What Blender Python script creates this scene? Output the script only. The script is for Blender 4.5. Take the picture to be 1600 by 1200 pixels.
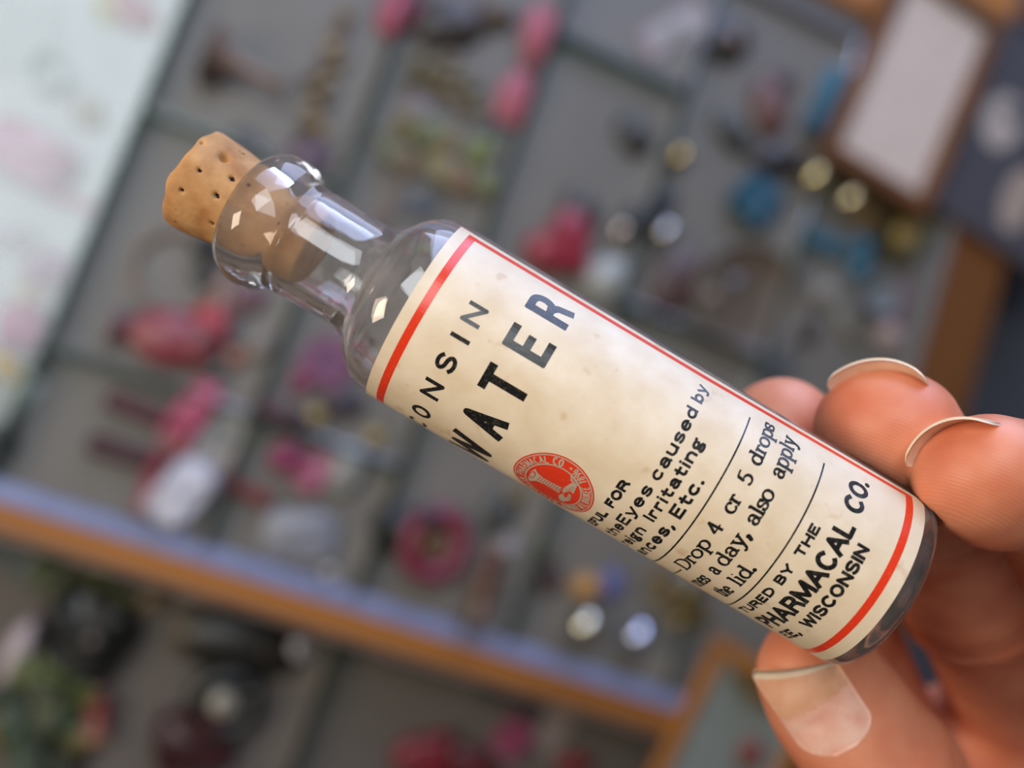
import bpy, math, random
import numpy as np
from mathutils import Matrix, Vector

for o in list(bpy.data.objects):
    bpy.data.objects.remove(o, do_unlink=True)
scn = bpy.context.scene
COL = scn.collection
MM = 0.001

# ------------------------------------------------------------------ camera
# world: Z up, X along the front rail of the display case, Y towards its back
RM = np.array([[0.91079421, -0.34439406, -0.22769855],
               [0.31748650, 0.93680417, -0.14697029],
               [0.26392465, 0.06156848, 0.96257628]])
CAM_H = 0.40428
cam_data = bpy.data.cameras.new('camera')
cam_data.sensor_width = 36.0
cam_data.lens = 36.0
cam_data.clip_start = 0.005
cam_data.clip_end = 50
cam_data.dof.use_dof = True
cam_data.dof.focus_distance = 0.1105
cam_data.dof.aperture_fstop = 36.0 / 4.3
cam = bpy.data.objects.new('camera', cam_data)
COL.objects.link(cam)
cm = Matrix([list(r) for r in RM]).to_4x4()
cm.translation = (0, 0, CAM_H)
cam.matrix_world = cm
scn.camera = cam

# ------------------------------------------------------------------ light
scn.view_settings.view_transform = 'Standard'
scn.view_settings.look = 'None'
scn.view_settings.gamma = 1.0
scn.view_settings.exposure = -0.14
scn.view_settings.use_curve_mapping = False
wd = bpy.data.worlds.new('world')
scn.world = wd
wd.use_nodes = True
wd.node_tree.nodes['Background'].inputs[0].default_value = (1.0, 0.92, 0.86, 1)
wd.node_tree.nodes['Background'].inputs[1].default_value = 0.10


def area(name, target, direction, dist, sx, sy, radiance, color, up=(0, 0, 1)):
    d = Vector(direction).normalized()
    L = bpy.data.lights.new(name, 'AREA')
    L.shape = 'RECTANGLE'
    L.size, L.size_y = sx, sy
    L.energy = radiance * math.pi * sx * sy      # a Lambert emitter of that radiance
    L.color = color
    o = bpy.data.objects.new(name, L)
    COL.objects.link(o)
    o.location = Vector(target) + d * dist
    o.rotation_euler = d.to_track_quat('Z', 'Y').to_euler()
    return o


SUBJ = (0.0, 0.0, 0.29)
WINDOW_LIGHT = area('window_daylight', SUBJ, (0.12, 0.95, 0.20), 0.9, 0.6, 0.95, 6.6, (0.53, 0.64, 1.0))
KEY_LIGHT = area('warm_shop_lamp', SUBJ, (-0.89, -0.25, 0.36), 0.6, 0.24, 0.24, 18.0, (1.0, 0.82, 0.62))
SKY_LIGHT = area('skylight', (-0.13, 0.13, 0.02), (-0.26, 0.21, 0.945), 1.5, 0.75, 0.75, 7.4, (0.90, 0.95, 1.0))

# ------------------------------------------------------------------ coordinates


def cam2world(p):
    """mm in the eye's own axes (x right, y down, z away) -> world metres"""
    p = np.asarray(p, float)
    q = p * np.array([1, -1, -1]) * MM
    return q @ RM.T + np.array([0, 0, CAM_H])


def on_tray(px, py, z=0.0):
    d = RM @ np.array([(px - 800) / 1600.0, -(py - 600) / 1600.0, -1.0])
    t = (z - CAM_H) / d[2]
    q = np.array([0, 0, CAM_H]) + d * t
    return Vector((q[0], q[1], z))


# ------------------------------------------------------------------ scene helpers
def tag(o, label=None, cat=None, group=None, kind=None):
    if label: o['label'] = label
    if cat: o['category'] = cat
    if group: o['group'] = group
    if kind: o['kind'] = kind
    return o


def link(name, me, parent=None, mat=None, loc=None, rot=None):
    o = bpy.data.objects.new(name, me)
    COL.objects.link(o)
    if parent is not None: o.parent = parent
    if loc is not None: o.location = loc
    if rot is not None: o.rotation_euler = rot
    if mat is not None and me is not None and len(me.materials) == 0:
        for m in (mat if isinstance(mat, (list, tuple)) else [mat]):
            me.materials.append(m)
    return o


def empty(name, loc, rz=0.0, label=None, cat=None, group=None):
    o = bpy.data.objects.new(name, None)
    COL.objects.link(o)
    o.empty_display_size = 0.01
    o.location = loc
    o.rotation_euler = (0, 0, rz)
    return tag(o, label, cat, group)


class MB:
    """collects shapes (millimetres) for one mesh object"""

    def __init__(s):
        s.v, s.f, s.mi = [], [], []

    def add(s, v, f, m=0, M=None):
        v = np.asarray(v, float)
        if M is not None:
            v = v @ np.array(M.to_3x3()).T + np.array(M.translation)
        b = len(s.v)
        s.v.extend(v.tolist())
        for q in f:
            s.f.append([b + i for i in q])
            s.mi.append(m)
        return s

    def box(s, x0, x1, y0, y1, z0, z1, c=0.6, m=0, M=None):
        c = min(c, (x1 - x0) * .3, (y1 - y0) * .3, (z1 - z0) * .3)
        vs, fs = [], []
        X, Y, Z = (x0, x1), (y0, y1), (z0, z1)
        idx = {}
        for i in (0, 1):
            for j in (0, 1):
                for k in (0, 1):
                    p = np.array([X[i], Y[j], Z[k]])
                    d = np.array([1 - 2 * i, 1 - 2 * j, 1 - 2 * k]) * c
                    for a in range(3):
                        q = p + d
                        q[a] = p[a]
                        idx[i, j, k, a] = len(vs)
                        vs.append(q)
        for a in range(3):
            b, e = [t for t in range(3) if t != a]
            for sgn in (0, 1):
                quad = []
                for (u, w) in ((0, 0), (1, 0), (1, 1), (0, 1)):
                    t = [0, 0, 0]
                    t[a], t[b], t[e] = sgn, u, w
                    quad.append(idx[t[0], t[1], t[2], a])
                fs.append(quad)
        for a in range(3):           # edges along axis a
            b, e = [t for t in range(3) if t != a]
            for u in (0, 1):
                for w in (0, 1):
                    def key(val, ax):
                        t = [0, 0, 0]
                        t[a], t[b], t[e] = val, u, w
                        return idx[t[0], t[1], t[2], ax]
                    fs.append([key(0, b), key(1, b), key(1, e), key(0, e)])
        for i in (0, 1):
            for j in (0, 1):
                for k in (0, 1):
                    fs.append([idx[i, j, k, 0], idx[i, j, k, 1], idx[i, j, k, 2]])
        return s.add(vs, fs, m, M)

    def lathe(s, prof, n=32, m=0, M=None, closed=False, a0=0.0, a1=2 * math.pi):
        """profile of (radius, z)"""
        full = abs(a1 - a0 - 2 * math.pi) < 1e-6
        na = n if full else n + 1
        vs, fs = [], []
        for (r, z) in prof:
            for i in range(na):
                t = a0 + (a1 - a0) * i / n
                vs.append((r * math.cos(t), r * math.sin(t), z))
        k = len(prof)
        for j in range(k if closed else k - 1):
            j2 = (j + 1) % k
            for i in range(n):
                i2 = (i + 1) % na
                fs.append([j * na + i, j * na + i2, j2 * na + i2, j2 * na + i])
        if not closed:
            if prof[0][0] > 1e-6: fs.append([i for i in range(na)][::-1])
            if prof[-1][0] > 1e-6: fs.append([(k - 1) * na + i for i in range(na)])
        return s.add(vs, fs, m, M)

    def ell(s, c, r, m=0, M=None, n=20):
        vs, fs = [], []
        nv = n // 2
        for j in range(nv + 1):
            t = math.pi * j / nv
            for i in range(n):
                p = 2 * math.pi * i / n
                vs.append((c[0] + r[0] * math.sin(t) * math.cos(p), c[1] + r[1] * math.sin(t) * math.sin(p), c[2] + r[2] * math.cos(t)))
        for j in range(nv):
            for i in range(n):
                i2 = (i + 1) % n
                fs.append([j * n + i, (j + 1) * n + i, (j + 1) * n + i2, j * n + i2])
        return s.add(vs, fs, m, M)

    def tube(s, pts, r, n=10, m=0, M=None, closed=False):
        pts = [np.asarray(p, float) for p in pts]
        k = len(pts)
        rr = r if isinstance(r, (list, tuple)) else [r] * k
        vs, fs = [], []
        ref = np.array([0.123, 0.321, 0.94])
        for i in range(k):
            a = pts[(i - 1) % k] if (closed or i > 0) else pts[i]
            b = pts[(i + 1) % k] if (closed or i < k - 1) else pts[i]
            t = b - a
            t /= (np.linalg.norm(t) + 1e-9)
            u = np.cross(t, ref)
            u /= (np.linalg.norm(u) + 1e-9)
            w = np.cross(t, u)
            for q in range(n):
                an = 2 * math.pi * q / n
                vs.append(pts[i] + rr[i] * (math.cos(an) * u + math.sin(an) * w))
        for i in range(k if closed else k - 1):
            i2 = (i + 1) % k
            for q in range(n):
                q2 = (q + 1) % n
                fs.append([i * n + q, i * n + q2, i2 * n + q2, i2 * n + q])
        if not closed:
            fs.append(list(range(n))[::-1])
            fs.append([(k - 1) * n + q for q in range(n)])
        return s.add(vs, fs, m, M)

    def prism(s, poly, z0, z1, m=0, M=None, bev=0.0):
        """closed outline with a rounded upper edge"""
        k = len(poly)
        P = np.array(poly, float)
        c = P.mean(0)
        rings = [(1.0, z0), (1.0, z1 - bev), (1.0 - .35 * bev / max(1e-6, np.abs(P - c).max()), z1 - .3 * bev), (1.0 - bev / max(1e-6, np.abs(P - c).max()), z1)] if bev > 0 else [(1.0, z0), (1.0, z1)]
        vs, fs = [], []
        for (q, z) in rings:
            for p in P:
                w = c + (p - c) * q
                vs.append((w[0], w[1], z))
        for j in range(len(rings) - 1):
            for i in range(k):
                i2 = (i + 1) % k
                fs.append([j * k + i, j * k + i2, (j + 1) * k + i2, (j + 1) * k + i])
        fs.append(list(range(k))[::-1])
        fs.append([(len(rings) - 1) * k + i for i in range(k)])
        return s.add(vs, fs, m, M)

    def mesh(s, name, smooth=True):
        me = bpy.data.meshes.new(name)
        me.from_pydata([tuple(c * MM for c in v) for v in s.v], [], s.f)
        me.validate()
        if len(me.polygons) == len(s.mi):
            me.polygons.foreach_set('material_index', s.mi)
        if smooth:
            me.polygons.foreach_set('use_smooth', [True] * len(me.polygons))
            try:
                me.set_sharp_from_angle(angle=math.radians(42))
            except Exception:
                pass
        me.update()
        return me

    def build(s, name, mat, parent=None, loc=None, rot=None, smooth=True):
        return link(name, s.mesh(name, smooth), parent, mat, loc, rot)


# ------------------------------------------------------------------ materials
def srgb(r, g, b):
    f = lambda c: ((c / 255 + 0.055) / 1.055) ** 2.4 if c > 10 else c / 255 / 12.92
    return (f(r), f(g), f(b), 1.0)


def new_mat(name):
    m = bpy.data.materials.new(name)
    m.use_nodes = True
    return m, m.node_tree, m.node_tree.nodes['Principled BSDF']


def noise_mix(nt, c1, c2, scale, lo=0.35, hi=0.65, detail=3.0, coord='Object', stretch=None):
    tc = nt.nodes.new('ShaderNodeTexCoord')
    no = nt.nodes.new('ShaderNodeTexNoise')
    no.inputs['Scale'].default_value = scale
    no.inputs['Detail'].default_value = detail
    src = tc.outputs[coord]
    if stretch:
        mp = nt.nodes.new('ShaderNodeMapping')
        mp.inputs['Scale'].default_value = stretch
        nt.links.new(src, mp.inputs[0])
        src = mp.outputs[0]
    nt.links.new(src, no.inputs['Vector'])
    cr = nt.nodes.new('ShaderNodeValToRGB')
    cr.color_ramp.elements[0].position, cr.color_ramp.elements[1].position = lo, hi
    cr.color_ramp.elements[0].color, cr.color_ramp.elements[1].color = c1, c2
    nt.links.new(no.outputs['Fac'], cr.inputs[0])
    return cr, no


_pl = {}


def plastic(rgb, rough=0.4, metal=0.0, var=0.12, trans=0.0):
    key = (tuple(rgb), rough, metal, trans)
    if key in _pl: return _pl[key]
    m, nt, b = new_mat('coat_%d_%d_%d' % tuple(rgb))
    lum = (rgb[0] + rgb[1] + rgb[2]) / 3
    c = srgb(*[(lum + (v - lum) * .80) * .82 for v in rgb]) if metal < .3 else srgb(*rgb)
    d = tuple(x * (1 - var) for x in c[:3]) + (1,)
    cr, _ = noise_mix(nt, d, c, 160.0)
    nt.links.new(cr.outputs[0], b.inputs['Base Color'])
    b.inputs['Roughness'].default_value = rough
    b.inputs['Metallic'].default_value = metal
    b.inputs['Transmission Weight'].default_value = trans
    _pl[key] = m
    return m


def mat_glass():
    m, nt, b = new_mat('clear_glass')
    b.inputs['Base Color'].default_value = (0.985, 0.985, 0.98, 1)
    b.inputs['Roughness'].default_value = 0.015
    b.inputs['IOR'].default_value = 1.5
    b.inputs['Transmission Weight'].default_value = 1.0
    tc = nt.nodes.new('ShaderNodeTexCoord')
    no = nt.nodes.new('ShaderNodeTexNoise')
    no.inputs['Scale'].default_value = 190.0
    no.inputs['Detail'].default_value = 2.0
    bp = nt.nodes.new('ShaderNodeBump')
    bp.inputs['Strength'].default_value = 0.10
    bp.inputs['Distance'].default_value = 0.0009
    nt.links.new(tc.outputs['Object'], no.inputs['Vector'])
    nt.links.new(no.outputs['Fac'], bp.inputs['Height'])
    nt.links.new(bp.outputs[0], b.inputs['Normal'])
    df = nt.nodes.new('ShaderNodeBsdfDiffuse')          # thin greyish film of age, its colour also lifting the glass's dark depths
    df.inputs[0].default_value = (0.66, 0.57, 0.51, 1)
    ms = nt.nodes.new('ShaderNodeMixShader')
    fl = nt.nodes.new('ShaderNodeMapRange')
    fl.inputs['From Min'].default_value, fl.inputs['From Max'].default_value = 0.3, 0.7
    fl.inputs['To Min'].default_value, fl.inputs['To Max'].default_value = 0.03, 0.105
    nt.links.new(no.outputs['Fac'], fl.inputs['Value'])
    nt.links.new(fl.outputs[0], ms.inputs[0])
    nt.links.new(b.outputs[0], ms.inputs[1])
    nt.links.new(df.outputs[0], ms.inputs[2])
    nt.links.new(ms.outputs[0], nt.nodes['Material Output'].inputs['Surface'])
    return m


def mat_pane(name, col, rough=0.0):
    """thin sheet glass: tinted see-through with a Fresnel reflection"""
    m, nt, b = new_mat(name)
    nt.nodes.remove(b)
    tr = nt.nodes.new('ShaderNodeBsdfTransparent')
    tr.inputs[0].default_value = col
    gl = nt.nodes.new('ShaderNodeBsdfGlossy')
    gl.inputs['Roughness'].default_value = rough
    fr = nt.nodes.new('ShaderNodeFresnel')
    fr.inputs['IOR'].default_value = 1.52
    ms = nt.nodes.new('ShaderNodeMixShader')
    nt.links.new(fr.outputs[0], ms.inputs[0])
    nt.links.new(tr.outputs[0], ms.inputs[1])
    nt.links.new(gl.outputs[0], ms.inputs[2])
    nt.links.new(ms.outputs[0], nt.nodes['Material Output'].inputs['Surface'])
    return m


def mat_cork():
    m, nt, b = new_mat('cork')
    cr, no = noise_mix(nt, srgb(165, 112, 62), srgb(206, 158, 104), 300.0, 0.3, 0.7, 5.0)
    tc = nt.nodes.new('ShaderNodeTexCoord')
    vo = nt.nodes.new('ShaderNodeTexVoronoi')
    vo.inputs['Scale'].default_value = 420.0
    nt.links.new(tc.outputs['Object'], vo.inputs['Vector'])
    r2 = nt.nodes.new('ShaderNodeValToRGB')
    r2.color_ramp.elements[0].position, r2.color_ramp.elements[1].position = 0.05, 0.13
    nt.links.new(vo.outputs['Distance'], r2.inputs[0])
    mx = nt.nodes.new('ShaderNodeMixRGB')
    mx.inputs[1].default_value = srgb(96, 52, 24)
    nt.links.new(r2.outputs[0], mx.inputs[0])
    nt.links.new(cr.outputs[0], mx.inputs[2])
    nt.links.new(mx.outputs[0], b.inputs['Base Color'])
    b.inputs['Roughness'].default_value = 0.75
    bp = nt.nodes.new('ShaderNodeBump')
    bp.inputs['Strength'].default_value = 0.45
    bp.inputs['Distance'].default_value = 0.0006
    nt.links.new(no.outputs['Fac'], bp.inputs['Height'])
    nt.links.new(bp.outputs[0], b.inputs['Normal'])
    return m


def mat_paper():
    m, nt, b = new_mat('aged_paper')
    cr, no = noise_mix(nt, srgb(233, 212, 180), srgb(245, 229, 203), 260.0, 0.35, 0.7, 6.0)
    c2, n2 = noise_mix(nt, (1, 1, 1, 1), srgb(205, 165, 105), 330.0, 0.66, 0.75, 2.0)
    mu = nt.nodes.new('ShaderNodeMixRGB')
    mu.blend_type = 'MULTIPLY'
    mu.inputs[0].default_value = 0.42
    nt.links.new(cr.outputs[0], mu.inputs[1])
    nt.links.new(c2.outputs[0], mu.inputs[2])
    nt.links.new(mu.outputs[0], b.inputs['Base Color'])
    b.inputs['Roughness'].default_value = 0.42
    b.inputs['Specular IOR Level'].default_value = 0.5
    tr = nt.nodes.new('ShaderNodeBsdfTranslucent')
    ms = nt.nodes.new('ShaderNodeMixShader')
    ms.inputs[0].default_value = 0.12
    nt.links.new(mu.outputs[0], tr.inputs[0])
    nt.links.new(b.outputs[0], ms.inputs[1])
    nt.links.new(tr.outputs[0], ms.inputs[2])
    nt.links.new(ms.outputs[0], nt.nodes['Material Output'].inputs['Surface'])
    fi = nt.nodes.new('ShaderNodeTexNoise')
    fi.inputs['Scale'].default_value = 2200.0
    tc = nt.nodes.new('ShaderNodeTexCoord')
    nt.links.new(tc.outputs['Object'], fi.inputs['Vector'])
    bp = nt.nodes.new('ShaderNodeBump')
    bp.inputs['Strength'].default_value = 0.15
    bp.inputs['Distance'].default_value = 0.0001
    nt.links.new(fi.outputs['Fac'], bp.inputs['Height'])
    nt.links.new(bp.outputs[0], b.inputs['Normal'])
    return m


def mat_ink(name, rgb, rgb2, lo=0.55, hi=0.75):
    m, nt, b = new_mat(name)
    cr, _ = noise_mix(nt, srgb(*rgb), srgb(*rgb2), 2600.0, lo, hi, 2.0)
    nt.links.new(cr.outputs[0], b.inputs['Base Color'])
    b.inputs['Roughness'].default_value = 0.27
    return m


def mat_skin():
    m, nt, b = new_mat('skin')
    cr, no = noise_mix(nt, srgb(198, 108, 76), srgb(224, 150, 116), 95.0, 0.3, 0.7, 3.0)
    nt.links.new(cr.outputs[0], b.inputs['Base Color'])
    b.inputs['Roughness'].default_value = 0.48
    b.inputs['Subsurface Weight'].default_value = 0.35
    b.inputs['Subsurface Radius'].default_value = (1.0, 0.36, 0.2)
    b.inputs['Subsurface Scale'].default_value = 0.0018
    tc = nt.nodes.new('ShaderNodeTexCoord')
    mp = nt.nodes.new('ShaderNodeMapping')
    mp.inputs['Rotation'].default_value = (0.0, 0.0, math.radians(8))
    wv = nt.nodes.new('ShaderNodeTexWave')
    wv.bands_direction = 'Y'
    wv.inputs['Scale'].default_value = 880.0
    wv.inputs['Distortion'].default_value = 2.2
    wv.inputs['Detail'].default_value = 1.0
    wv.inputs['Detail Scale'].default_value = 0.3
    nt.links.new(tc.outputs['Object'], mp.inputs[0])
    nt.links.new(mp.outputs[0], wv.inputs['Vector'])
    f = nt.nodes.new('ShaderNodeTexNoise')
    f.inputs['Scale'].default_value = 700.0
    f.inputs['Detail'].default_value = 4.0
    nt.links.new(tc.outputs['Object'], f.inputs['Vector'])
    ad = nt.nodes.new('ShaderNodeMath')
    ad.operation = 'ADD'
    nt.links.new(wv.outputs['Fac'], ad.inputs[0])
    nt.links.new(f.outputs['Fac'], ad.inputs[1])
    bp = nt.nodes.new('ShaderNodeBump')
    bp.inputs['Strength'].default_value = 0.12
    bp.inputs['Distance'].default_value = 0.00012
    nt.links.new(ad.outputs[0], bp.inputs['Height'])
    nt.links.new(bp.outputs[0], b.inputs['Normal'])
    return m


def mat_nail(name, c1, c2, stretch):
    m, nt, b = new_mat(name)
    cr, _ = noise_mix(nt, srgb(*c1), srgb(*c2), 300.0, 0.35, 0.65, 3.0, stretch=stretch)
    nt.links.new(cr.outputs[0], b.inputs['Base Color'])
    b.inputs['Roughness'].default_value = 0.28
    b.inputs['Subsurface Weight'].default_value = 0.25
    b.inputs['Subsurface Radius'].default_value = (1.0, 0.5, 0.4)
    b.inputs['Subsurface Scale'].default_value = 0.0008
    return m


def mat_wood(name, a, c, scale=60, stretch=(0.15, 1, 1)):
    m, nt, b = new_mat(name)
    cr, _ = noise_mix(nt, srgb(*a), srgb(*c), scale, 0.3, 0.7, 5.0, stretch=stretch)
    nt.links.new(cr.outputs[0], b.inputs['Base Color'])
    b.inputs['Roughness'].default_value = 0.45
    return m


CORK_PIT = plastic((70, 38, 20), .8)
GLASS, CORK, PAPER, SKIN = mat_glass(), mat_cork(), mat_paper(), mat_skin()
INK = mat_ink('black_ink', (24, 23, 22), (62, 58, 52), 0.52, 0.72)
RED = mat_ink('red_ink', (226, 58, 28), (236, 92, 58), 0.6, 0.8)
CREAM = plastic((240, 218, 186), 0.42)
NAIL_PINK = mat_nail('nail_pink', (232, 166, 146), (244, 196, 176), (1, 1, 1))
NAIL_WHITE = mat_nail('nail_white', (222, 200, 174), (238, 220, 198), (1, 1, 1))

NAIL_BEIGE = mat_nail('nail_beige', (220, 162, 128), (234, 182, 150), (1, 1, 1))

# ------------------------------------------------------------------ the bottle
# s runs along the axis from the cork (-) to the base (+), millimetres; measured about the middle of the label
AX = np.array([0.85997228, 0.51000534, -0.01849943])     # towards the base, eye axes
NUP = np.array([0.51009263, -0.86011947, 0.0])           # towards the upper edge of the label
BF = np.array([-0.01591172, -0.00943643, -0.99982887])   # towards the eye
BC = np.array([13.208625, 5.70825, 118.0])
S_BASE = 34.2
R_LAB = 11.03
TAPER = 0.007


def cvec(v):
    return Vector((np.asarray(v) * np.array([1, -1, -1])) @ RM.T)


bottle = empty('medicine_bottle', (0, 0, 0), 0, 'small clear glass medicine vial with cork and cream paper label, held in the hand', 'bottle')
_m = Matrix((cvec(BF), cvec(NUP), cvec(-AX))).transposed().to_4x4()
_m.translation = Vector(cam2world(BC + AX * S_BASE))
bottle.matrix_world = _m


def zz(s):
    return S_BASE - s


# outer wall from the base up, then down the inside
outer = [(0.0, 32.6), (4.0, 32.9), (7.6, 33.9), (8.6, 34.2), (9.4, 34.15), (10.2, 33.75), (10.68, 33.1), (10.80, 32.2), (R_LAB - TAPER * 20, 20), (R_LAB, 0), (R_LAB + TAPER * 20, -20), (11.2, -27), (11.16, -28.3),
         (11.02, -29.4), (10.68, -30.5), (10.15, -31.3), (9.45, -32.1), (8.75, -32.7), (8.05, -33.2), (7.45, -33.7), (7.0, -34.3), (6.72, -35.0), (6.6, -35.9), (6.58, -37.5), (6.64, -39.5), (6.70, -41.5), (6.72, -43.2), (6.66, -43.45), (6.72, -43.7),
         (6.78, -44.5), (6.98, -45.0), (7.5, -45.45), (7.95, -46.1), (8.2, -47.0), (8.27, -48.0), (8.15, -49.0), (7.75, -50.0), (7.1, -50.9), (6.4, -51.4), (5.9, -51.6), (5.55, -51.55)]
inner = [(5.38, -51.2), (5.28, -50.2), (5.2, -47), (5.1, -44), (5.05, -40), (5.05, -36.2), (5.3, -35.0), (5.9, -33.9), (6.8, -33.0), (7.9, -32.0), (8.8, -31.0), (9.35, -29.8), (9.6, -28.4), (9.65, -26), (9.62, 0), (9.55, 28), (9.1, 30.0), (7.8, 31.0), (4.0, 31.2), (0.0, 30.9)]


def smooth_prof(p, it=1):
    for _ in range(it):
        q = [p[0]]
        for i in range(len(p) - 1):
            a, b = p[i], p[i + 1]
            q.append((a[0] * .75 + b[0] * .25, a[1] * .75 + b[1] * .25))
            q.append((a[0] * .25 + b[0] * .75, a[1] * .25 + b[1] * .75))
        q.append(p[-1])
        p = q
    return p


gb = MB()
gb.lathe([(r, zz(s)) for r, s in smooth_prof(outer, 1)] + [(r, zz(s)) for r, s in smooth_prof(inner, 1)], n=128)
gme = gb.mesh('glass_body')
gme.polygons.foreach_set('use_smooth', [True] * len(gme.polygons))
tag(link('glass_body', gme, bottle, GLASS), 'clear glass body with flared shoulder, neck and rolled lip')

# cork
rng = np.random.RandomState(3)
ck = []
prof = [(0, -58.75), (2.5, -58.8), (4.8, -58.75), (5.75, -58.6), (6.12, -58.1), (6.1, -56.5), (5.85, -54.5), (5.55, -52.2), (5.34, -51.2), (5.12, -48), (4.98, -44.5), (4.88, -42.2), (4.5, -41.6), (2.4, -41.4), (0, -41.4)]
prof = smooth_prof(smooth_prof(prof))
fine = [prof[0]]
for p, q in zip(prof, prof[1:]):
    k = max(1, int(abs(q[1] - p[1]) / .14))
    fine += [(p[0] + (q[0] - p[0]) * i / k, p[1] + (q[1] - p[1]) * i / k) for i in range(1, k + 1)]
prof = fine
n = 220
vs, fs = [], []
pits = [(-55.9, 8, .34), (-53.0, -6, .42), (-56.6, -20, .36), (-52.6, 20, .42), (-52.3, -40, .3), (-54.8, 37, .8), (-57.9, 38, .5), (-54.2, 66, .4), (-57.3, 75, .5), (-55.2, 120, .6), (-53.4, 170, .7), (-56.5, 210, .6)]
for j, (r, s) in enumerate(prof):
    for i in range(n):
        t = 2 * math.pi * i / n
        rr = r * (1 + 0.012 * math.sin(3 * t + 1) + 0.008 * math.sin(7 * t + s))
        ss = s
        if s < -58 and r > 3.8:     # chipped upper end
            ss = s + 0.30 * max(0, math.sin(t * 2 + .4)) * (r / 6) + .10 * math.sin(6 * t) + .07 * math.sin(11 * t + 2)
        if -58.4 < s < -51.6:
            for (ps, pd, pr) in pits:
                da = ((math.degrees(t) - pd + 180) % 360 - 180) * math.pi / 180 * r
                q = ((s - ps) ** 2 + da * da) / (pr * pr)
                rr -= 1.5 * min(.7, pr) * math.exp(-q * 2.6)
        vs.append((rr * math.cos(t), rr * math.sin(t), zz(ss)))
cb = MB()
cmi = []
for j in range(len(prof) - 1):
    for i in range(n):
        fs.append([j * n + i, j * n + (i + 1) % n, (j + 1) * n + (i + 1) % n, (j + 1) * n + i][::-1])
        hit = 0
        for (ps, pd, pr) in pits:
            if pr > .45: continue
            da = ((360.0 * (i + .5) / n - pd + 180) % 360 - 180) * math.pi / 180 * prof[j][0]
            if ((prof[j][1] - ps) ** 2 + (da * 1.3) ** 2) < (pr * .72) ** 2 * (1 + .5 * math.sin(7 * i + j)): hit = 1
        cmi.append(hit)
cb.add(vs, fs)
cb.mi = cmi
tag(cb.build('cork_stopper', [CORK, CORK_PIT], bottle), 'tan cork stopper with dark pits')


# label: points on the paper are (u, s), u = arc length from the line nearest the eye
def lab_pt(u, s, off):
    r0 = R_LAB - TAPER * s
    t = u / R_LAB
    r = r0 + off
    return (r * math.cos(t), r * math.sin(t), zz(s))


def edge_shift(s):
    return 0.9 * max(0.0, min(1.0, (s - 4) / 26.0))


U0, U1, S0, S1 = -30.0, 12.75, -27.98, 31.6
lv, lf = [], []
nu, ns = 120, 60
for k, off in enumerate((0.012, 0.085)):
    for j in range(ns + 1):
        for i in range(nu + 1):
            s = S0 + (S1 - S0) * j / ns
            u = U0 + (U1 + edge_shift(s) - U0) * i / nu
            lv.append(lab_pt(u, s, off))
st = (nu + 1) * (ns + 1)
for j in range(ns):
    for i in range(nu):
        a = j * (nu + 1) + i
        q = [a, a + 1, a + nu + 2, a + nu + 1]
        lf.append(q)
        lf.append([x + st for x in q][::-1])
bd = [i for i in range(nu + 1)] + [j * (nu + 1) + nu for j in range(1, ns + 1)] + [ns * (nu + 1) + i for i in range(nu - 1, -1, -1)] + [j * (nu + 1) for j in range(ns - 1, 0, -1)]
for i in range(len(bd)):
    a, b = bd[i], bd[(i + 1) % len(bd)]
    lf.append([a, b, b + st, a + st])
lb = MB()
lb.add(lv, lf)
lme = lb.mesh('paper_label')
label_ob = tag(link('paper_label', lme, bottle, PAPER), 'cream paper label with red border and black print')


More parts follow.
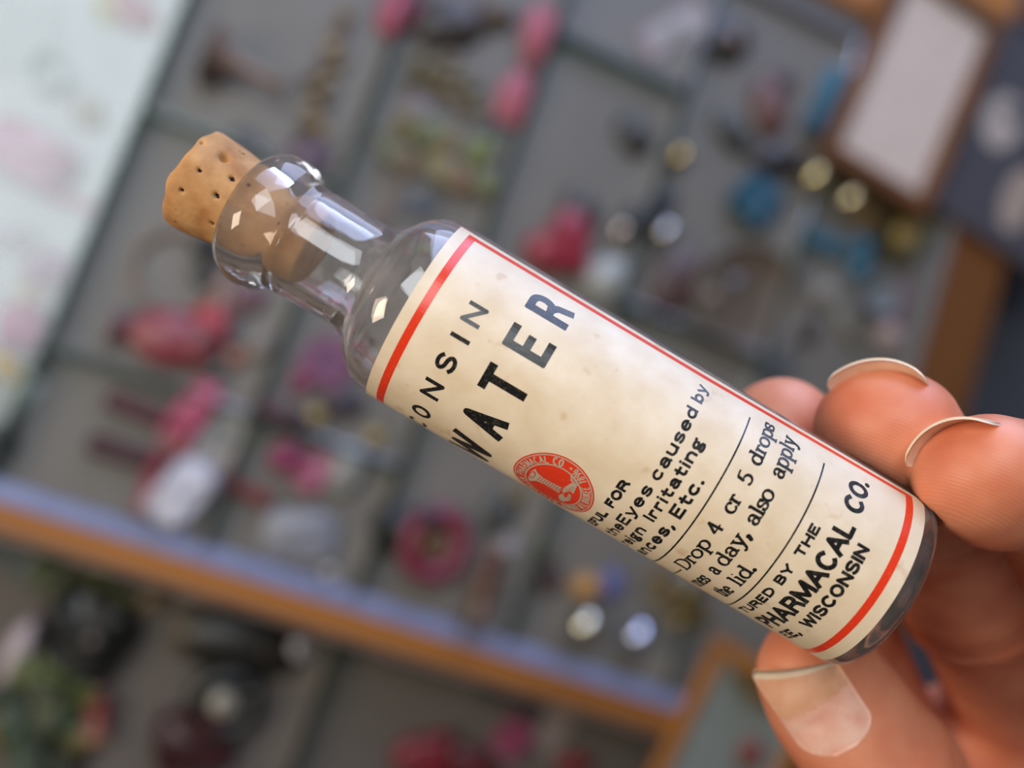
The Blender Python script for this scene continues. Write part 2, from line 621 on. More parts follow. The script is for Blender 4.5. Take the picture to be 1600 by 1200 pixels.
class Ink:
    """flat print laid on the curved paper"""

    def __init__(s, off):
        s.b, s.off = MB(), off

    def quad(s, p, q, w0, w1):
        p, q = np.array(p, float), np.array(q, float)
        L = np.linalg.norm(q - p)
        if L < 1e-6: return
        k = max(1, int(L / 0.45))
        t = (q - p) / L
        nrm = np.array([-t[1], t[0]])
        vs, fs = [], []
        for i in range(k + 1):
            c = p + (q - p) * i / k
            w = (w0 + (w1 - w0) * i / k) / 2
            for sg in (-1, 1):
                d = c + nrm * w * sg
                vs.append(lab_pt(d[0], d[1], s.off))
        for i in range(k):
            fs.append([2 * i, 2 * i + 1, 2 * i + 3, 2 * i + 2])
        s.b.add(vs, fs)

    def disc(s, c, r, n=9):
        vs = [lab_pt(c[0] + r * math.cos(2 * math.pi * i / n), c[1] + r * math.sin(2 * math.pi * i / n), s.off) for i in range(n)]
        s.b.add(vs, [list(range(n))])

    def stroke(s, pts, wf, dots=True):
        """pts in (u, s); wf: width or function of direction"""
        ws = []
        pts = [np.array(p, float) for p in pts]
        tot = sum(np.linalg.norm(b - a) for a, b in zip(pts, pts[1:]))
        w_ = wf if not callable(wf) else .2
        short = tot < w_ * 1.3
        if dots and not short and np.linalg.norm(pts[0] - pts[-1]) > w_ * .5:
            pts[0] = pts[0] + (pts[0] - pts[1]) / np.linalg.norm(pts[0] - pts[1]) * w_ * .40
            pts[-1] = pts[-1] + (pts[-1] - pts[-2]) / np.linalg.norm(pts[-1] - pts[-2]) * w_ * .40
        for i in range(len(pts) - 1):
            d = np.array(pts[i + 1]) - np.array(pts[i])
            ws.append(wf(d) if callable(wf) else wf)
        for i in range(len(pts) - 1):
            s.quad(pts[i], pts[i + 1], ws[i], ws[i])
        if dots:
            for i, p in enumerate(pts):
                w = max(ws[max(0, i - 1)], ws[min(len(ws) - 1, i)]) if 0 < i < len(pts) - 1 else ws[0 if i == 0 else -1]
                if 0 < i < len(pts) - 1: w = min(ws[i - 1], ws[i])
                if 0 < i < len(pts) - 1 or short: s.disc(p, w / 2 * 0.98)

    def poly(s, pts, dens=0.5):
        """filled simple shape, fan from its centre"""
        P = np.array(pts, float)
        c = P.mean(0)
        k = len(P)
        R = max(4, int(np.abs(P - c).max() / .3))
        vs, fs = [lab_pt(c[0], c[1], s.off)], []
        for j in range(1, R + 1):
            for p in P:
                w = c + (p - c) * j / R
                vs.append(lab_pt(w[0], w[1], s.off))
        for i in range(k):
            i2 = (i + 1) % k
            fs.append([0, 1 + i, 1 + i2])
            for j in range(R - 1):
                fs.append([1 + j * k + i, 1 + (j + 1) * k + i, 1 + (j + 1) * k + i2, 1 + j * k + i2])
        s.b.add(vs, fs)

    def ring(s, c, r0, r1, n=96, squash=1.0):
        vs, fs = [], []
        for i in range(n):
            t = 2 * math.pi * i / n
            for r in (r0, (r0 + r1) / 2, r1):
                vs.append(lab_pt(c[0] + r * math.cos(t) * squash, c[1] + r * math.sin(t), s.off))
        for i in range(n):
            i2 = (i + 1) % n
            for j in (0, 1):
                fs.append([i * 3 + j, i2 * 3 + j, i2 * 3 + j + 1, i * 3 + j + 1])
        s.b.add(vs, fs)


def arc(cx, cy, rx, ry, a0, a1, n=10):
    return [(cx + rx * math.cos(math.radians(a0 + (a1 - a0) * i / n)), cy + ry * math.sin(math.radians(a0 + (a1 - a0) * i / n))) for i in range(n + 1)]


SC = arc(.35, .75, .33, .25, 25, 270, 9) + arc(.35, .25, .35, .25, 90, -155, 9)[1:]
GOTHIC = {
    'A': (.84, [[(0, 0), (.42, 1), (.84, 0)], [(.17, .34), (.67, .34)]]),
    'B': (.68, [[(0, 0), (0, 1)], [(0, 1)] + arc(.4, .76, .24, .24, 90, -90, 6) + [(0, .52)], [(.3, .52)] + arc(.4, .26, .28, .26, 90, -90, 6) + [(0, 0)]]),
    'C': (.76, [arc(.4, .5, .4, .5, 48, 312, 14)]),
    'D': (.72, [[(0, 0), (0, 1)], [(0, 1)] + arc(.28, .5, .44, .5, 90, -90, 9) + [(0, 0)]]),
    'E': (.58, [[(0, 0), (0, 1)], [(0, 1), (.58, 1)], [(0, .52), (.46, .52)], [(0, 0), (.58, 0)]]),
    'F': (.56, [[(0, 0), (0, 1)], [(0, 1), (.56, 1)], [(0, .52), (.44, .52)]]),
    'H': (.70, [[(0, 0), (0, 1)], [(.7, 0), (.7, 1)], [(0, .52), (.7, .52)]]),
    'I': (.02, [[(.01, 0), (.01, 1)]]),
    'K': (.68, [[(0, 0), (0, 1)], [(.66, 1), (0, .4)], [(.22, .6), (.68, 0)]]),
    'L': (.56, [[(0, 1), (0, 0), (.56, 0)]]),
    'M': (.92, [[(0, 0), (0, 1), (.46, .12), (.92, 1), (.92, 0)]]),
    'N': (.72, [[(0, 0), (0, 1), (.72, 0), (.72, 1)]]),
    'O': (.80, [arc(.4, .5, .4, .5, 0, 360, 20)]),
    'P': (.66, [[(0, 0), (0, 1)], [(0, 1)] + arc(.38, .73, .28, .27, 90, -90, 7) + [(0, .46)]]),
    'R': (.72, [[(0, 0), (0, 1)], [(0, 1)] + arc(.40, .74, .28, .26, 90, -90, 7) + [(0, .48)], [(.36, .48), (.60, .36), (.72, 0)]]),
    'S': (.70, [SC]),
    'T': (.68, [[(0, 1), (.68, 1)], [(.34, 1), (.34, 0)]]),
    'U': (.70, [[(0, 1)] + arc(.35, .33, .35, .33, 180, 360, 8) + [(.7, 1)]]),
    'W': (1.1, [[(0, 1), (.27, 0), (.55, .95), (.83, 0), (1.1, 1)]]),
    'Y': (.78, [[(0, 1), (.39, .48), (.78, 1)], [(.39, .48), (.39, 0)]]),
    '.': (.04, [[(.0, .02), (.04, .02)]]),
    ',': (.06, [[(.05, .04), (.05, -.02), (-.03, -.2)]]),
    '1': (.2, [[(0, .8), (.18, 1), (.18, 0)]]),
    '8': (.6, [arc(.3, .75, .24, .25, 0, 360, 12), arc(.3, .25, .3, .25, 0, 360, 12)]),
    '9': (.6, [arc(.3, .7, .28, .3, 0, 360, 12), arc(.26, .5, .32, .5, 20, -100, 8)]),
    '6': (.6, [arc(.3, .3, .28, .3, 0, 360, 12), arc(.34, .5, .32, .5, 200, 80, 8)]),
    't': (.42, [[(.16, .95), (.16, .16), (.24, .02), (.42, .03)], [(0, .66), (.42, .66)]]),
    'h': (.52, [[(0, 0), (0, 1)], arc(.26, .40, .26, .28, 180, 0, 8) + [(.52, 0)]]),
    'e': (.56, [[(.04, .36), (.55, .36)], arc(.28, .34, .28, .34, 0, 315, 14)]),
    'y': (.56, [[(0, .68), (.29, .03)], [(.56, .68), (.24, -.22), (.12, -.28), (.0, -.26)]]),
    's': (.5, [[(x * .72, y * .68) for x, y in SC]]),
    'c': (.52, [arc(.28, .34, .28, .34, 50, 310, 12)]),
    'a': (.52, [[(.05, .56)] + arc(.26, .46, .23, .22, 150, 0, 7) + [(.49, .05), (.54, 0)], arc(.24, .19, .23, .19, 0, 360, 12)]),
    'u': (.52, [[(0, .68)] + arc(.26, .26, .26, .26, 180, 360, 8) + [(.52, .68)], [(.52, .68), (.52, 0)]]),
    'd': (.54, [arc(.27, .34, .27, .34, 0, 360, 14), [(.54, 1), (.54, 0)]]),
    'b': (.54, [arc(.27, .34, .27, .34, 0, 360, 14), [(0, 1), (0, 0)]]),
    'r': (.36, [[(0, 0), (0, .68)], arc(.25, .42, .25, .26, 180, 62, 6)]),
    'i': (.02, [[(.01, 0), (.01, .68)], [(.0, .97), (.02, .97)]]),
    'n': (.52, [[(0, 0), (0, .68)], arc(.26, .40, .26, .28, 180, 0, 8) + [(.52, 0)]]),
    'g': (.58, [arc(.24, .46, .22, .22, 0, 360, 12), [(.1, .26), (.08, .12), (.2, .04), (.4, .02)], arc(.26, -.14, .27, .16, 0, 360, 12), [(.4, .62), (.58, .70)]]),
}


def ser(*xs):
    return [[(x - .12, y), (x + .12, y)] for x, y in xs]


SERIF = {
    'D': (.80, [[(.1, 0), (.1, 1)], [(0, 1), (.32, 1)] + arc(.34, .5, .46, .5, 88, -88, 10) + [(.32, 0), (0, 0)]]),
    'r': (.44, [[(.12, 0), (.12, .66)], arc(.30, .42, .18, .24, 180, 60, 5), [(.39, .6), (.42, .58)]] + ser((.12, 0)) + [[(.0, .66), (.12, .66)]]),
    'o': (.60, [arc(.3, .33, .3, .34, 0, 360, 16)]),
    'p': (.64, [[(.12, -.38), (.12, .66)], arc(.36, .33, .26, .34, 140, -140, 12)] + ser((.12, -.38)) + [[(.0, .66), (.12, .66)]]),
    '4': (.62, [[(.40, 1), (.0, .30)], [(.0, .30), (.62, .30)], [(.40, 1), (.44, 0)]]),
    'c': (.54, [arc(.3, .33, .3, .34, 35, 318, 14), [(.50, .54), (.52, .5)]]),
    '5': (.58, [[(.54, 1.02), (.14, .98), (.08, .54)] + arc(.24, .30, .32, .30, 110, -110, 9) + [(.02, .1)]]),
    'd': (.66, [arc(.28, .33, .27, .34, 40, 320, 12), [(.54, 1), (.54, 0)], [(.42, 1), (.54, 1)], [(.54, 0), (.66, 0)]]),
    's': (.44, [[(x * .62, y * .66) for x, y in SC], [(.40, .62), (.42, .48)], [(.0, .2), (.02, .04)]]),
    'n': (.74, [[(.12, 0), (.12, .66)], arc(.36, .40, .23, .26, 180, 0, 8) + [(.59, 0)]] + ser((.12, 0), (.60, 0)) + [[(.0, .66), (.12, .66)]]),
    'e': (.54, [[(.04, .36), (.54, .36)], arc(.29, .33, .27, .34, 5, 312, 12)]),
    'm': (1.1, [[(.12, 0), (.12, .66)], arc(.34, .40, .21, .26, 180, 0, 7) + [(.55, 0)], arc(.77, .40, .21, .26, 180, 0, 7) + [(.98, 0)]] + ser((.12, 0), (.55, 0), (.98, 0))),
    'a': (.58, [[(.06, .50), (.09, .58)] + arc(.26, .46, .2, .21, 130, 0, 6) + [(.47, .06), (.58, .02)], arc(.25, .18, .21, .19, 20, 340, 12)]),
    'y': (.66, [[(.08, .66), (.34, .02)], [(.58, .66), (.26, -.28), (.14, -.36), (.06, -.3)]] + ser((.1, .66), (.57, .66))),
    ',': (.14, [[(.07, .05), (.09, .02), (.0, -.2)], [(.05, .06), (.10, .04)]]),
    'l': (.26, [[(.13, 0), (.13, 1), (.02, .98)]] + ser((.13, 0))),
    'i': (.26, [[(.13, 0), (.13, .66), (.02, .66)], [(.12, .95), (.14, .95)]] + ser((.13, 0))),
    't': (.40, [[(.16, .9), (.16, .12), (.26, .0), (.40, .06)], [(0, .66), (.38, .66)]]),
    'h': (.74, [[(.12, 0), (.12, 1), (.0, 1)], arc(.36, .40, .23, .26, 180, 0, 8) + [(.59, 0)]] + ser((.12, 0), (.60, 0))),
    '.': (.10, [[(.04, .04), (.07, .04)]]),
}


def text(ink, chars, font, ua, ub, top, base, w, gap=.30, skew=0.0, contrast=None):
    """one word set from u=ua to u=ub with its capitals between s=top and s=base; w = pen width in mm"""
    h = base - top
    adv = [font[c][0] for c in chars]
    nat = sum(adv) + gap * (len(chars) - 1)
    sx = (ub - ua - w) / max(nat, .05) if len(chars) > 1 or adv[0] > .1 else h
    x = 0.0
    for c, a in zip(chars, adv):
        for k, stt in enumerate(font[c][1]):
            pts = []
            for (px, py) in stt:
                u = ua + w / 2 + (x + px) * sx
                sv = base - w / 2 - py * (h - w) if c not in '.,' or font is SERIF else base - w / 2 - py * (h - w)
                pts.append((u, sv + skew * (u - ua)))
            if c in '.,':
                ink.stroke(pts, w * (1.5 if contrast else 1.15))
            elif contrast:
                lo, hi = contrast
                ink.stroke(pts, lambda d: w * (lo + (hi - lo) * abs(d[1]) / (np.linalg.norm(d) + 1e-9)))
            else:
                ink.stroke(pts, w)
        x += a + gap


ink = Ink(0.100)
T = lambda *a, **k: text(ink, *a, **k)
# first line, each letter set where the wide spacing puts it
for ch, a, b in (('N', 1.22, 3.55), ('I', -.73, -.41), ('S', -4.45, -2.45), ('N', -8.15, -5.88), ('O', -12.1, -10.1), ('C', -15.6, -13.45)):
    T(ch, GOTHIC, a, b, -22.35, -20.0, .46)
for ch, a, b in (('R', 6.12, 9.0), ('E', 1.22, 4.05), ('T', -3.9, -.8), ('A', -8.6, -5.75), ('W', -15.3, -10.45)):
    T(ch, GOTHIC, a, b, -17.2, -12.0, .92)
CO = (.72, 1.0)
for wd_, a, b in (('EFUL', -14.7, -9.7), ('FOR', -8.6, -4.55)):
    T(wd_, GOTHIC, a, b, .86, 2.08, .34)
for wd_, a, b in (('the', -14.3, -10.3), ('Eyes', -10.0, -3.75), ('caused', -2.85, 6.05), ('by', 7.0, 9.75)):
    T(wd_, GOTHIC, a, b, 2.95, 4.42, .30)
for wd_, a, b in (('reign', -14.9, -8.9), ('Irritating', -7.35, 3.3)):
    T(wd_, GOTHIC, a, b, 4.98, 6.44, .32)
for wd_, a, b in (('ances,', -15.0, -6.35), ('Etc.', -5.3, -.35)):
    T(wd_, GOTHIC, a, b, 6.95, 8.5, .34)
ink.stroke([(-16.8, 9.75), (-9, 9.77), (0, 9.72), (9.1, 9.76)], .19)
SR = dict(contrast=(.6, 1.1))
ink.stroke([(-15.6, 12.42), (-12.35, 12.32)], .17)
for wd_, a, b in (('Drop', -11.8, -5.7), ('4', -4.75, -3.35), ('cr', -1.95, .25), ('5', 1.55, 2.85), ('drops', 3.95, 10.1)):
    T(wd_, SERIF, a, b, 10.95, 12.85, .32, .10, **SR)
for wd_, a, b in (('mes', -14.5, -10.7), ('a', -9.5, -8.3), ('day,', -7.7, -2.65), ('also', -1.75, 2.5), ('apply', 3.95, 9.95)):
    T(wd_, SERIF, a, b, 13.58, 15.56, .32, .10, **SR)
for wd_, a, b in (('the', -12.8, -10.2), ('lid.', -9.2, -5.7)):
    T(wd_, SERIF, a, b, 16.25, 18.22, .32, .10, **SR)
ink.stroke([(-16.5, 19.5), (-12, 19.25), (-4, 19.13), (8.9, 19.08)], .19)
for wd_, a, b in (('TURED', -14.0, -6.85), ('BY', -5.95, -3.3), ('THE', -2.1, 1.75)):
    T(wd_, GOTHIC, a, b, 20.15, 21.32, .30)
for wd_, a, b in (('PHARMACAL', -14.0, 3.7), ('CO.', 5.05, 9.8)):
    T(wd_, GOTHIC, a, b, 22.28, 24.68, .52)
for wd_, a, b in (('EE,', -14.2, -10.9), ('WISCONSIN', -9.35, 2.45)):
    T(wd_, GOTHIC, a, b, 25.4, 26.92, .37)
tag(ink.b.build('printed_lettering', INK, label_ob, smooth=False), 'black printed lettering')

rb = Ink(0.098)
rb.quad((-29.0, -26.16), (11.95, -26.16), .95, .95)
rb.quad((-29.0, 29.66), (12.75, 29.66), .90, .90)
sb = [(11.55 + edge_shift(-26 + 56 * i / 20), -26.0 + 56 * i / 20) for i in range(21)]
rb.stroke(sb, .74, dots=False)
rb.quad((-28.6, -26), (-28.6, 29.6), .74, .74)
tag(rb.b.build('printed_border', RED, label_ob, smooth=False), 'red printed border')

EC = np.array([-10.55, -4.65])
EK = 1.16
em = Ink(0.098)
em.poly([(EC[0] + 4.12 * EK * math.cos(t), EC[1] + 4.12 * EK * math.sin(t)) for t in np.linspace(0, 2 * math.pi, 73)[:-1]])
emb = tag(em.b.build('printed_emblem', RED, label_ob, smooth=False), 'round red emblem with a hand holding a fluted tube')
ew = Ink(0.118)
ew.ring(EC, 3.86 * EK, 3.98 * EK)
ew.ring(EC, 2.76 * EK, 2.90 * EK)


def E_(x, y):        # emblem's own axes: x to the right of its text, y up
    return (EC[0] + x * EK, EC[1] - y * EK)


def ring_text(chars, a0, a1, rad, h, w, inward=False):
    k = len(chars)
    for i, c in enumerate(chars):
        if c == ' ': continue
        an = math.radians(a0 + (a1 - a0) * (i + .5) / k)
        cx, cy = rad * math.cos(an), rad * math.sin(an)
        up = np.array([math.cos(an), math.sin(an)]) * (-1 if inward else 1)
        rt = np.array([up[1], -up[0]])
        wd0 = GOTHIC[c][0]
        cell = abs(math.radians(a1 - a0)) * rad / k * .62
        sx = min(h, cell / max(wd0, .3))
        for stt in GOTHIC[c][1]:
            pts = []
            for (px, py) in stt:
                q = np.array([cx, cy]) + rt * (px - wd0 / 2) * sx + up * (py - .5) * h
                pts.append(E_(q[0], q[1]))
            ew.stroke(pts, w, dots=False)


RT = 3.36
ring_text('WISCONSIN', 205, 119, RT, .74, .15)
ring_text('PHARMACAL', 112, 29, RT, .76, .16)
ring_text('CO', 24, 5, RT, .78, .20)
ew.poly([(EC[0] + RT * EK * math.cos(R0) + q * math.cos(t), EC[1] - RT * EK * math.sin(R0) + q * math.sin(t)) for R0 in (math.radians(-8),) for t, q in zip(np.linspace(0, 2 * math.pi, 11)[:-1], [.24, .11] * 5)])
ring_text('INCORPORATED', 212, 250, RT, .70, .12, True)
ring_text('MILWAUKEE', 255, 313, RT, .76, .15, True)
ring_text('1896', 318, 347, RT, .74, .16, True)
# the fluted tube and the hand that grips it
ew.poly([E_(*p) for p in [(-1.3, 2.25), (-.6, 2.46), (.15, 2.52), (.99, 2.27), (.60, 1.86), (.43, 1.16), (.41, .34), (.56, -.80), (-.54, -.85), (-.52, .01), (-.54, .83), (-.77, 1.73), (-1.45, 2.05)]])
ew.poly([E_(*p) for p in [(2.62, -.75), (2.04, -1.05), (1.90, -1.44), (1.96, -1.95), (2.15, -1.9), (2.58, -1.3)]])
ew.poly([E_(*p) for p in [(.78, -.96), (1.84, -1.23), (1.90, -1.44), (1.92, -1.82), (1.20, -1.92), (.62, -2.0), (.69, -1.57), (.28, -1.33), (-.2, -1.24), (.17, -.96)]])
ew.poly([E_(*p) for p in [(-.22, -1.19), (-.75, -1.02), (-1.08, -.99), (-1.5, -1.15), (-1.80, -1.42), (-1.66, -1.75), (-1.2, -1.9)]])
ew.poly([E_(*p) for p in [(-1.2, -1.55), (-.8, -1.62), (-.26, -1.70), (.3, -1.62), (.2, -1.95), (-.5, -2.12), (-1.15, -2.0)]])
ewo = tag(ew.b.build('emblem_lettering', CREAM, label_ob, smooth=False), 'cream ring of letters and drawing inside the red emblem')
el = Ink(0.136)
for k in range(9):
    y = 1.5 - k * .27
    ww = .62 if y > 1.2 else .5
    el.stroke([E_(-ww + .12, y + .05), E_(0, y - .04), E_(ww - .14, y - .02)], .075, dots=False)
el.ring((EC[0] - .12, EC[1] - 2.22 * EK), .26, .34, 24, 2.2)
el.stroke([E_(-.5, .9), E_(-.3, -.7)], .05, dots=False)
for k in range(3):
    el.stroke([E_(.7 + .32 * k, -1.25 - .06 * k), E_(.85 + .3 * k, -1.72)], .07, dots=False)
    el.stroke([E_(-.6 + .28 * k, -1.72), E_(-.5 + .28 * k, -1.98)], .07, dots=False)
for k in range(3):
    el.stroke([E_(2.08 + .14 * k, -1.75 + .2 * k), E_(2.2 + .13 * k, -1.15 + .16 * k)], .05, dots=False)
tag(el.b.build('emblem_lines', RED, label_ob, smooth=False), 'red drawn lines on the emblem')

# ------------------------------------------------------------------ the hand (eye axes, millimetres)


def PX(px, py, Z):
    return np.array([(px - 800) / 1600.0 * Z, (py - 600) / 1600.0 * Z, Z])


def unit(v):
    v = np.asarray(v, float)
    return v / np.linalg.norm(v)


INDEX = [(PX(1214, 667, 136), 6.4), (PX(1258, 800, 142), 7.4), (PX(1288, 930, 153), 8.2), (PX(1392, 1180, 183), 10.2)]
MIDDLE = [(PX(1384, 664, 121.5), 6.6), (PX(1442, 790, 134), 8.0), (PX(1515, 935, 150), 8.8), (PX(1600, 1125, 184), 10.6)]
RING = [(PX(1532, 740, 112.5), 6.3), (PX(1645, 770, 124), 7.3), (PX(1690, 900, 143), 8.4), (PX(1680, 1110, 178), 10.4)]
PINKY = [(PX(1760, 880, 119), 5.6), (PX(1830, 930, 129), 6.6), (PX(1860, 1020, 146), 7.2), (PX(1790, 1150, 172), 9.6)]
THUMB = [(PX(1270, 1040, 129.5), 6.5), (PX(1394, 1225, 134), 8.3), (PX(1490, 1400, 150), 10.0), (PX(1570, 1490, 182), 13.5)]
FING = {'index': INDEX, 'middle': MIDDLE, 'ring': RING, 'pinky': PINKY, 'thumb': THUMB}
LAT = {'index': unit((1, -.35, .1)), 'middle': unit((1, .42, .1)), 'ring': unit((-.475, .475, .71)), 'pinky': unit((-.25, 1, .1)), 'thumb': unit((.80, -.42, .42))}
FLAT = {'index': 1.12, 'middle': 1.28, 'ring': 1.20, 'pinky': 1.1, 'thumb': 1.22}
PALM = [(PX(1500, 1330, 188), 14), (PX(1640, 1330, 190), 14), (PX(1760, 1300, 186), 13), (PX(1650, 1500, 200), 17), (PX(1720, 1650, 210), 18)]
PALMB = [((PX(1560, 1490, 182), 14), (PX(1500, 1240, 186), 11)), ((PX(1560, 1490, 182), 15), (PX(1690, 1640, 208), 17)),
         ((PX(1395, 1195, 184), 11), (PX(1600, 1150, 186), 11)), ((PX(1600, 1150, 186), 11), (PX(1790, 1160, 174), 10)),
         ((PX(1500, 1330, 188), 13), (PX(1760, 1300, 186), 13)), ((PX(1395, 1195, 184), 10.5), (PX(1500, 1330, 188), 13)),
         ((PX(1600, 1150, 186), 11), (PX(1640, 1330, 190), 13)), ((PX(1790, 1160, 174), 10), (PX(1760, 1300, 186), 13)),
         ((PX(1640, 1330, 190), 14), (PX(1720, 1650, 212), 18)), ((PX(1760, 1300, 186), 13), (PX(1780, 1640, 208), 16)),
         ((PX(1720, 1650, 212), 18), (PX(1820, 1900, 235), 19)), ((PX(1770, 1640, 210), 17), (PX(1880, 1880, 232), 18))]


def rcone(P, a, b, ra, rb, lat=None, q=1.0):
    ba = b - a
    h = np.clip(((P - a) @ ba) / (ba @ ba), 0, 1)
    v = P - a - h[:, None] * ba
    if lat is not None and q != 1.0:
        l = lat - ba * (lat @ ba) / (ba @ ba)
        l = l / np.linalg.norm(l)
        vl = v @ l
        v = v + l * (vl / q - vl)[:, None]
    return np.sqrt((v * v).sum(1)) - (ra + (rb - ra) * h)


def smin(a, b, k):
    h = np.maximum(k - np.abs(a - b), 0) / k
    return np.minimum(a, b) - h * h * k / 4


def groove(P, d, c, ax, pad, amp, sig):
    t = (P - c) @ ax
    side = (P - c) @ pad
    w = 1 / (1 + np.exp(-side / 1.5))
    near = np.exp(-((P - c) ** 2).sum(1) / 200.0)
    return d + amp * np.exp(-(t / sig) ** 2) * w * near


def finger_sdf(P, nm):
    J = FING[nm]
    d = None
    for i in range(3):
        (a, ra), (b, rb_) = J[i], J[i + 1]
        e = rcone(P, a, b, ra, rb_, LAT[nm], FLAT[nm] if i == 0 else (FLAT[nm] + 1) / 2 if i == 1 else 1.0)
        d = e if d is None else smin(d, e, 3.0)
    # pulp of the fingertip
    a, b = J[0][0], J[1][0]
    ax = unit(a - b)
    return d, ax


PAD = {}
for nm, J in FING.items():
    ax = unit(J[0][0] - J[1][0])
    l = LAT[nm] - ax * (LAT[nm] @ ax)
    l = unit(l)
    p = np.cross(ax, l)
    want = np.array([0, 0, -1.0])
    if nm == 'thumb': want = np.array([0.3, -0.3, 1.0])
    if nm in ('ring', 'pinky'): want = np.array([.1, .85, -.5])
    PAD[nm] = p if p @ want > 0 else -p


def hand_sdf(P, carve=True):
    out = None
    for a, b in PALMB:
        e = rcone(P, a[0], b[0], a[1], b[1])
        out = e if out is None else smin(out, e, 9.0)
    fd = {}
    for nm in FING:
        d, ax = finger_sdf(P, nm)
        J = FING[nm]
        pulp = J[0][0] * .72 + J[1][0] * .28 + PAD[nm] * 1.9
        v = P - pulp
        l = unit(LAT[nm] - ax * (LAT[nm] @ ax))
        rr = J[0][1]
        e = np.sqrt(((v @ l) / (rr * 1.16)) ** 2 + ((v @ ax) / (rr * 1.25)) ** 2 + ((v @ PAD[nm]) / (rr * .92)) ** 2)
        e = (e - 1) * rr * .92
        d = smin(d, e, 2.5)
        for i, amp in ((1, .8), (2, 1.5)):
            axi = unit(J[i - 1][0] - J[i + 1][0])
            d = groove(P, d, J[i][0] , axi, PAD[nm] if nm != 'thumb' else -PAD[nm], amp, .8)
            d = groove(P, d, J[i][0] + axi * 2.4, axi, PAD[nm] if nm != 'thumb' else -PAD[nm], amp * .4, .6)
        fd[nm] = d
    fingers = None
    for nm in ('index', 'middle', 'ring', 'pinky'):
        fingers = fd[nm] if fingers is None else smin(fingers, fd[nm], .5)
    out = smin(out, fingers, 5.0)
    out = smin(out, fd['thumb'], 4.0)
    if carve:
        w = P - BC
        s = w @ AX
        rad = np.sqrt(np.maximum((w * w).sum(1) - s * s, 0))
        body = np.maximum(rad - (R_LAB - TAPER * s + .14), np.maximum(s - S_BASE - .05, -30 - s))
        out = np.maximum(out, -body)
    return out


def surface_net(lo, hi, h):
    nx, ny, nz = [int(math.ceil((b - a) / h)) for a, b in zip(lo, hi)]
    xs, ys, zs = (lo[0] + h * np.arange(nx), lo[1] + h * np.arange(ny), lo[2] + h * np.arange(nz))
    D = np.empty((nx, ny, nz), np.float32)
    YZ = np.stack(np.meshgrid(ys, zs, indexing='ij'), -1).reshape(-1, 2)
    step = 8
    for i in range(0, nx, step):
        xi = xs[i:i + step]
        P = np.empty((len(xi) * len(YZ), 3))
        P[:, 0] = np.repeat(xi, len(YZ))
        P[:, 1:] = np.tile(YZ, (len(xi), 1))
        D[i:i + step] = hand_sdf(P).reshape(len(xi), ny, nz)
    S = D < 0
    cnt = np.zeros((nx - 1, ny - 1, nz - 1), np.uint8)
    for dx in (0, 1):
        for dy in (0, 1):
            for dz in (0, 1):
                cnt += S[dx:nx - 1 + dx, dy:ny - 1 + dy, dz:nz - 1 + dz]
    cell = (cnt > 0) & (cnt < 8)
    ids = -np.ones(cell.shape, np.int64)
    I = np.argwhere(cell)
    ids[cell] = np.arange(len(I))
    acc = np.zeros((len(I), 3))
    num = np.zeros(len(I))
    cor = [(x, y, z) for x in (0, 1) for y in (0, 1) for z in (0, 1)]
    for a in cor:
        for ax in range(3):
            if a[ax]: continue
            b = list(a)
            b[ax] = 1
            da = D[I[:, 0] + a[0], I[:, 1] + a[1], I[:, 2] + a[2]]
            db = D[I[:, 0] + b[0], I[:, 1] + b[1], I[:, 2] + b[2]]
            c = (da < 0) != (db < 0)
            t = np.where(c, da / np.where(c, da - db, 1), 0)
            p = np.tile(np.array(a, float), (len(I), 1))
            p[:, ax] += t
            acc[c] += p[c]
            num[c] += 1
    V = np.array(lo) + h * (I + acc / num[:, None])
    F = []
    for ax in range(3):
        o1, o2 = [(1, 2), (2, 0), (0, 1)][ax]
        A = np.take(S, range(0, S.shape[ax] - 1), ax)
        B = np.take(S, range(1, S.shape[ax]), ax)
        X = np.argwhere(A != B)
        X = X[(X[:, o1] > 0) & (X[:, o2] > 0) & (X[:, o1] < S.shape[o1] - 1) & (X[:, o2] < S.shape[o2] - 1)]
        inside = S[X[:, 0], X[:, 1], X[:, 2]]
        q = []
        for (d1, d2) in ((-1, -1), (0, -1), (0, 0), (-1, 0)):
            Y = X.copy()
            Y[:, o1] += d1
            Y[:, o2] += d2
            q.append(ids[Y[:, 0], Y[:, 1], Y[:, 2]])
        Q = np.stack(q, 1)
        Q[~inside] = Q[~inside][:, ::-1]
        F.append(Q)
    F = np.concatenate(F)
    F = F[(F >= 0).all(1)]
    return V, F


HV, HF = surface_net((14, -8, 100), (128, 152, 248), 0.8)
# pull the vertices onto the true surface
for _ in range(2):
    d0 = hand_sdf(HV)
    g = np.stack([hand_sdf(HV + e) - d0 for e in np.eye(3) * .08], 1) / .08
    gl = (g * g).sum(1)
    HV = HV - g * np.clip(d0 / np.maximum(gl, .2), -.4, .4)[:, None]
HW = cam2world(HV)
h_org = cam2world(PX(1720, 1650, 212))
hme = bpy.data.meshes.new('hand')
hme.from_pydata((HW - h_org).tolist(), [], HF.tolist())
hme.validate()
hme.polygons.foreach_set('use_smooth', [True] * len(hme.polygons))
hme.update()
hand = tag(link('hand', hme, None, SKIN, loc=Vector(h_org)), 'bare left hand gripping the base of the glass vial between thumb and fingertips', 'hand')


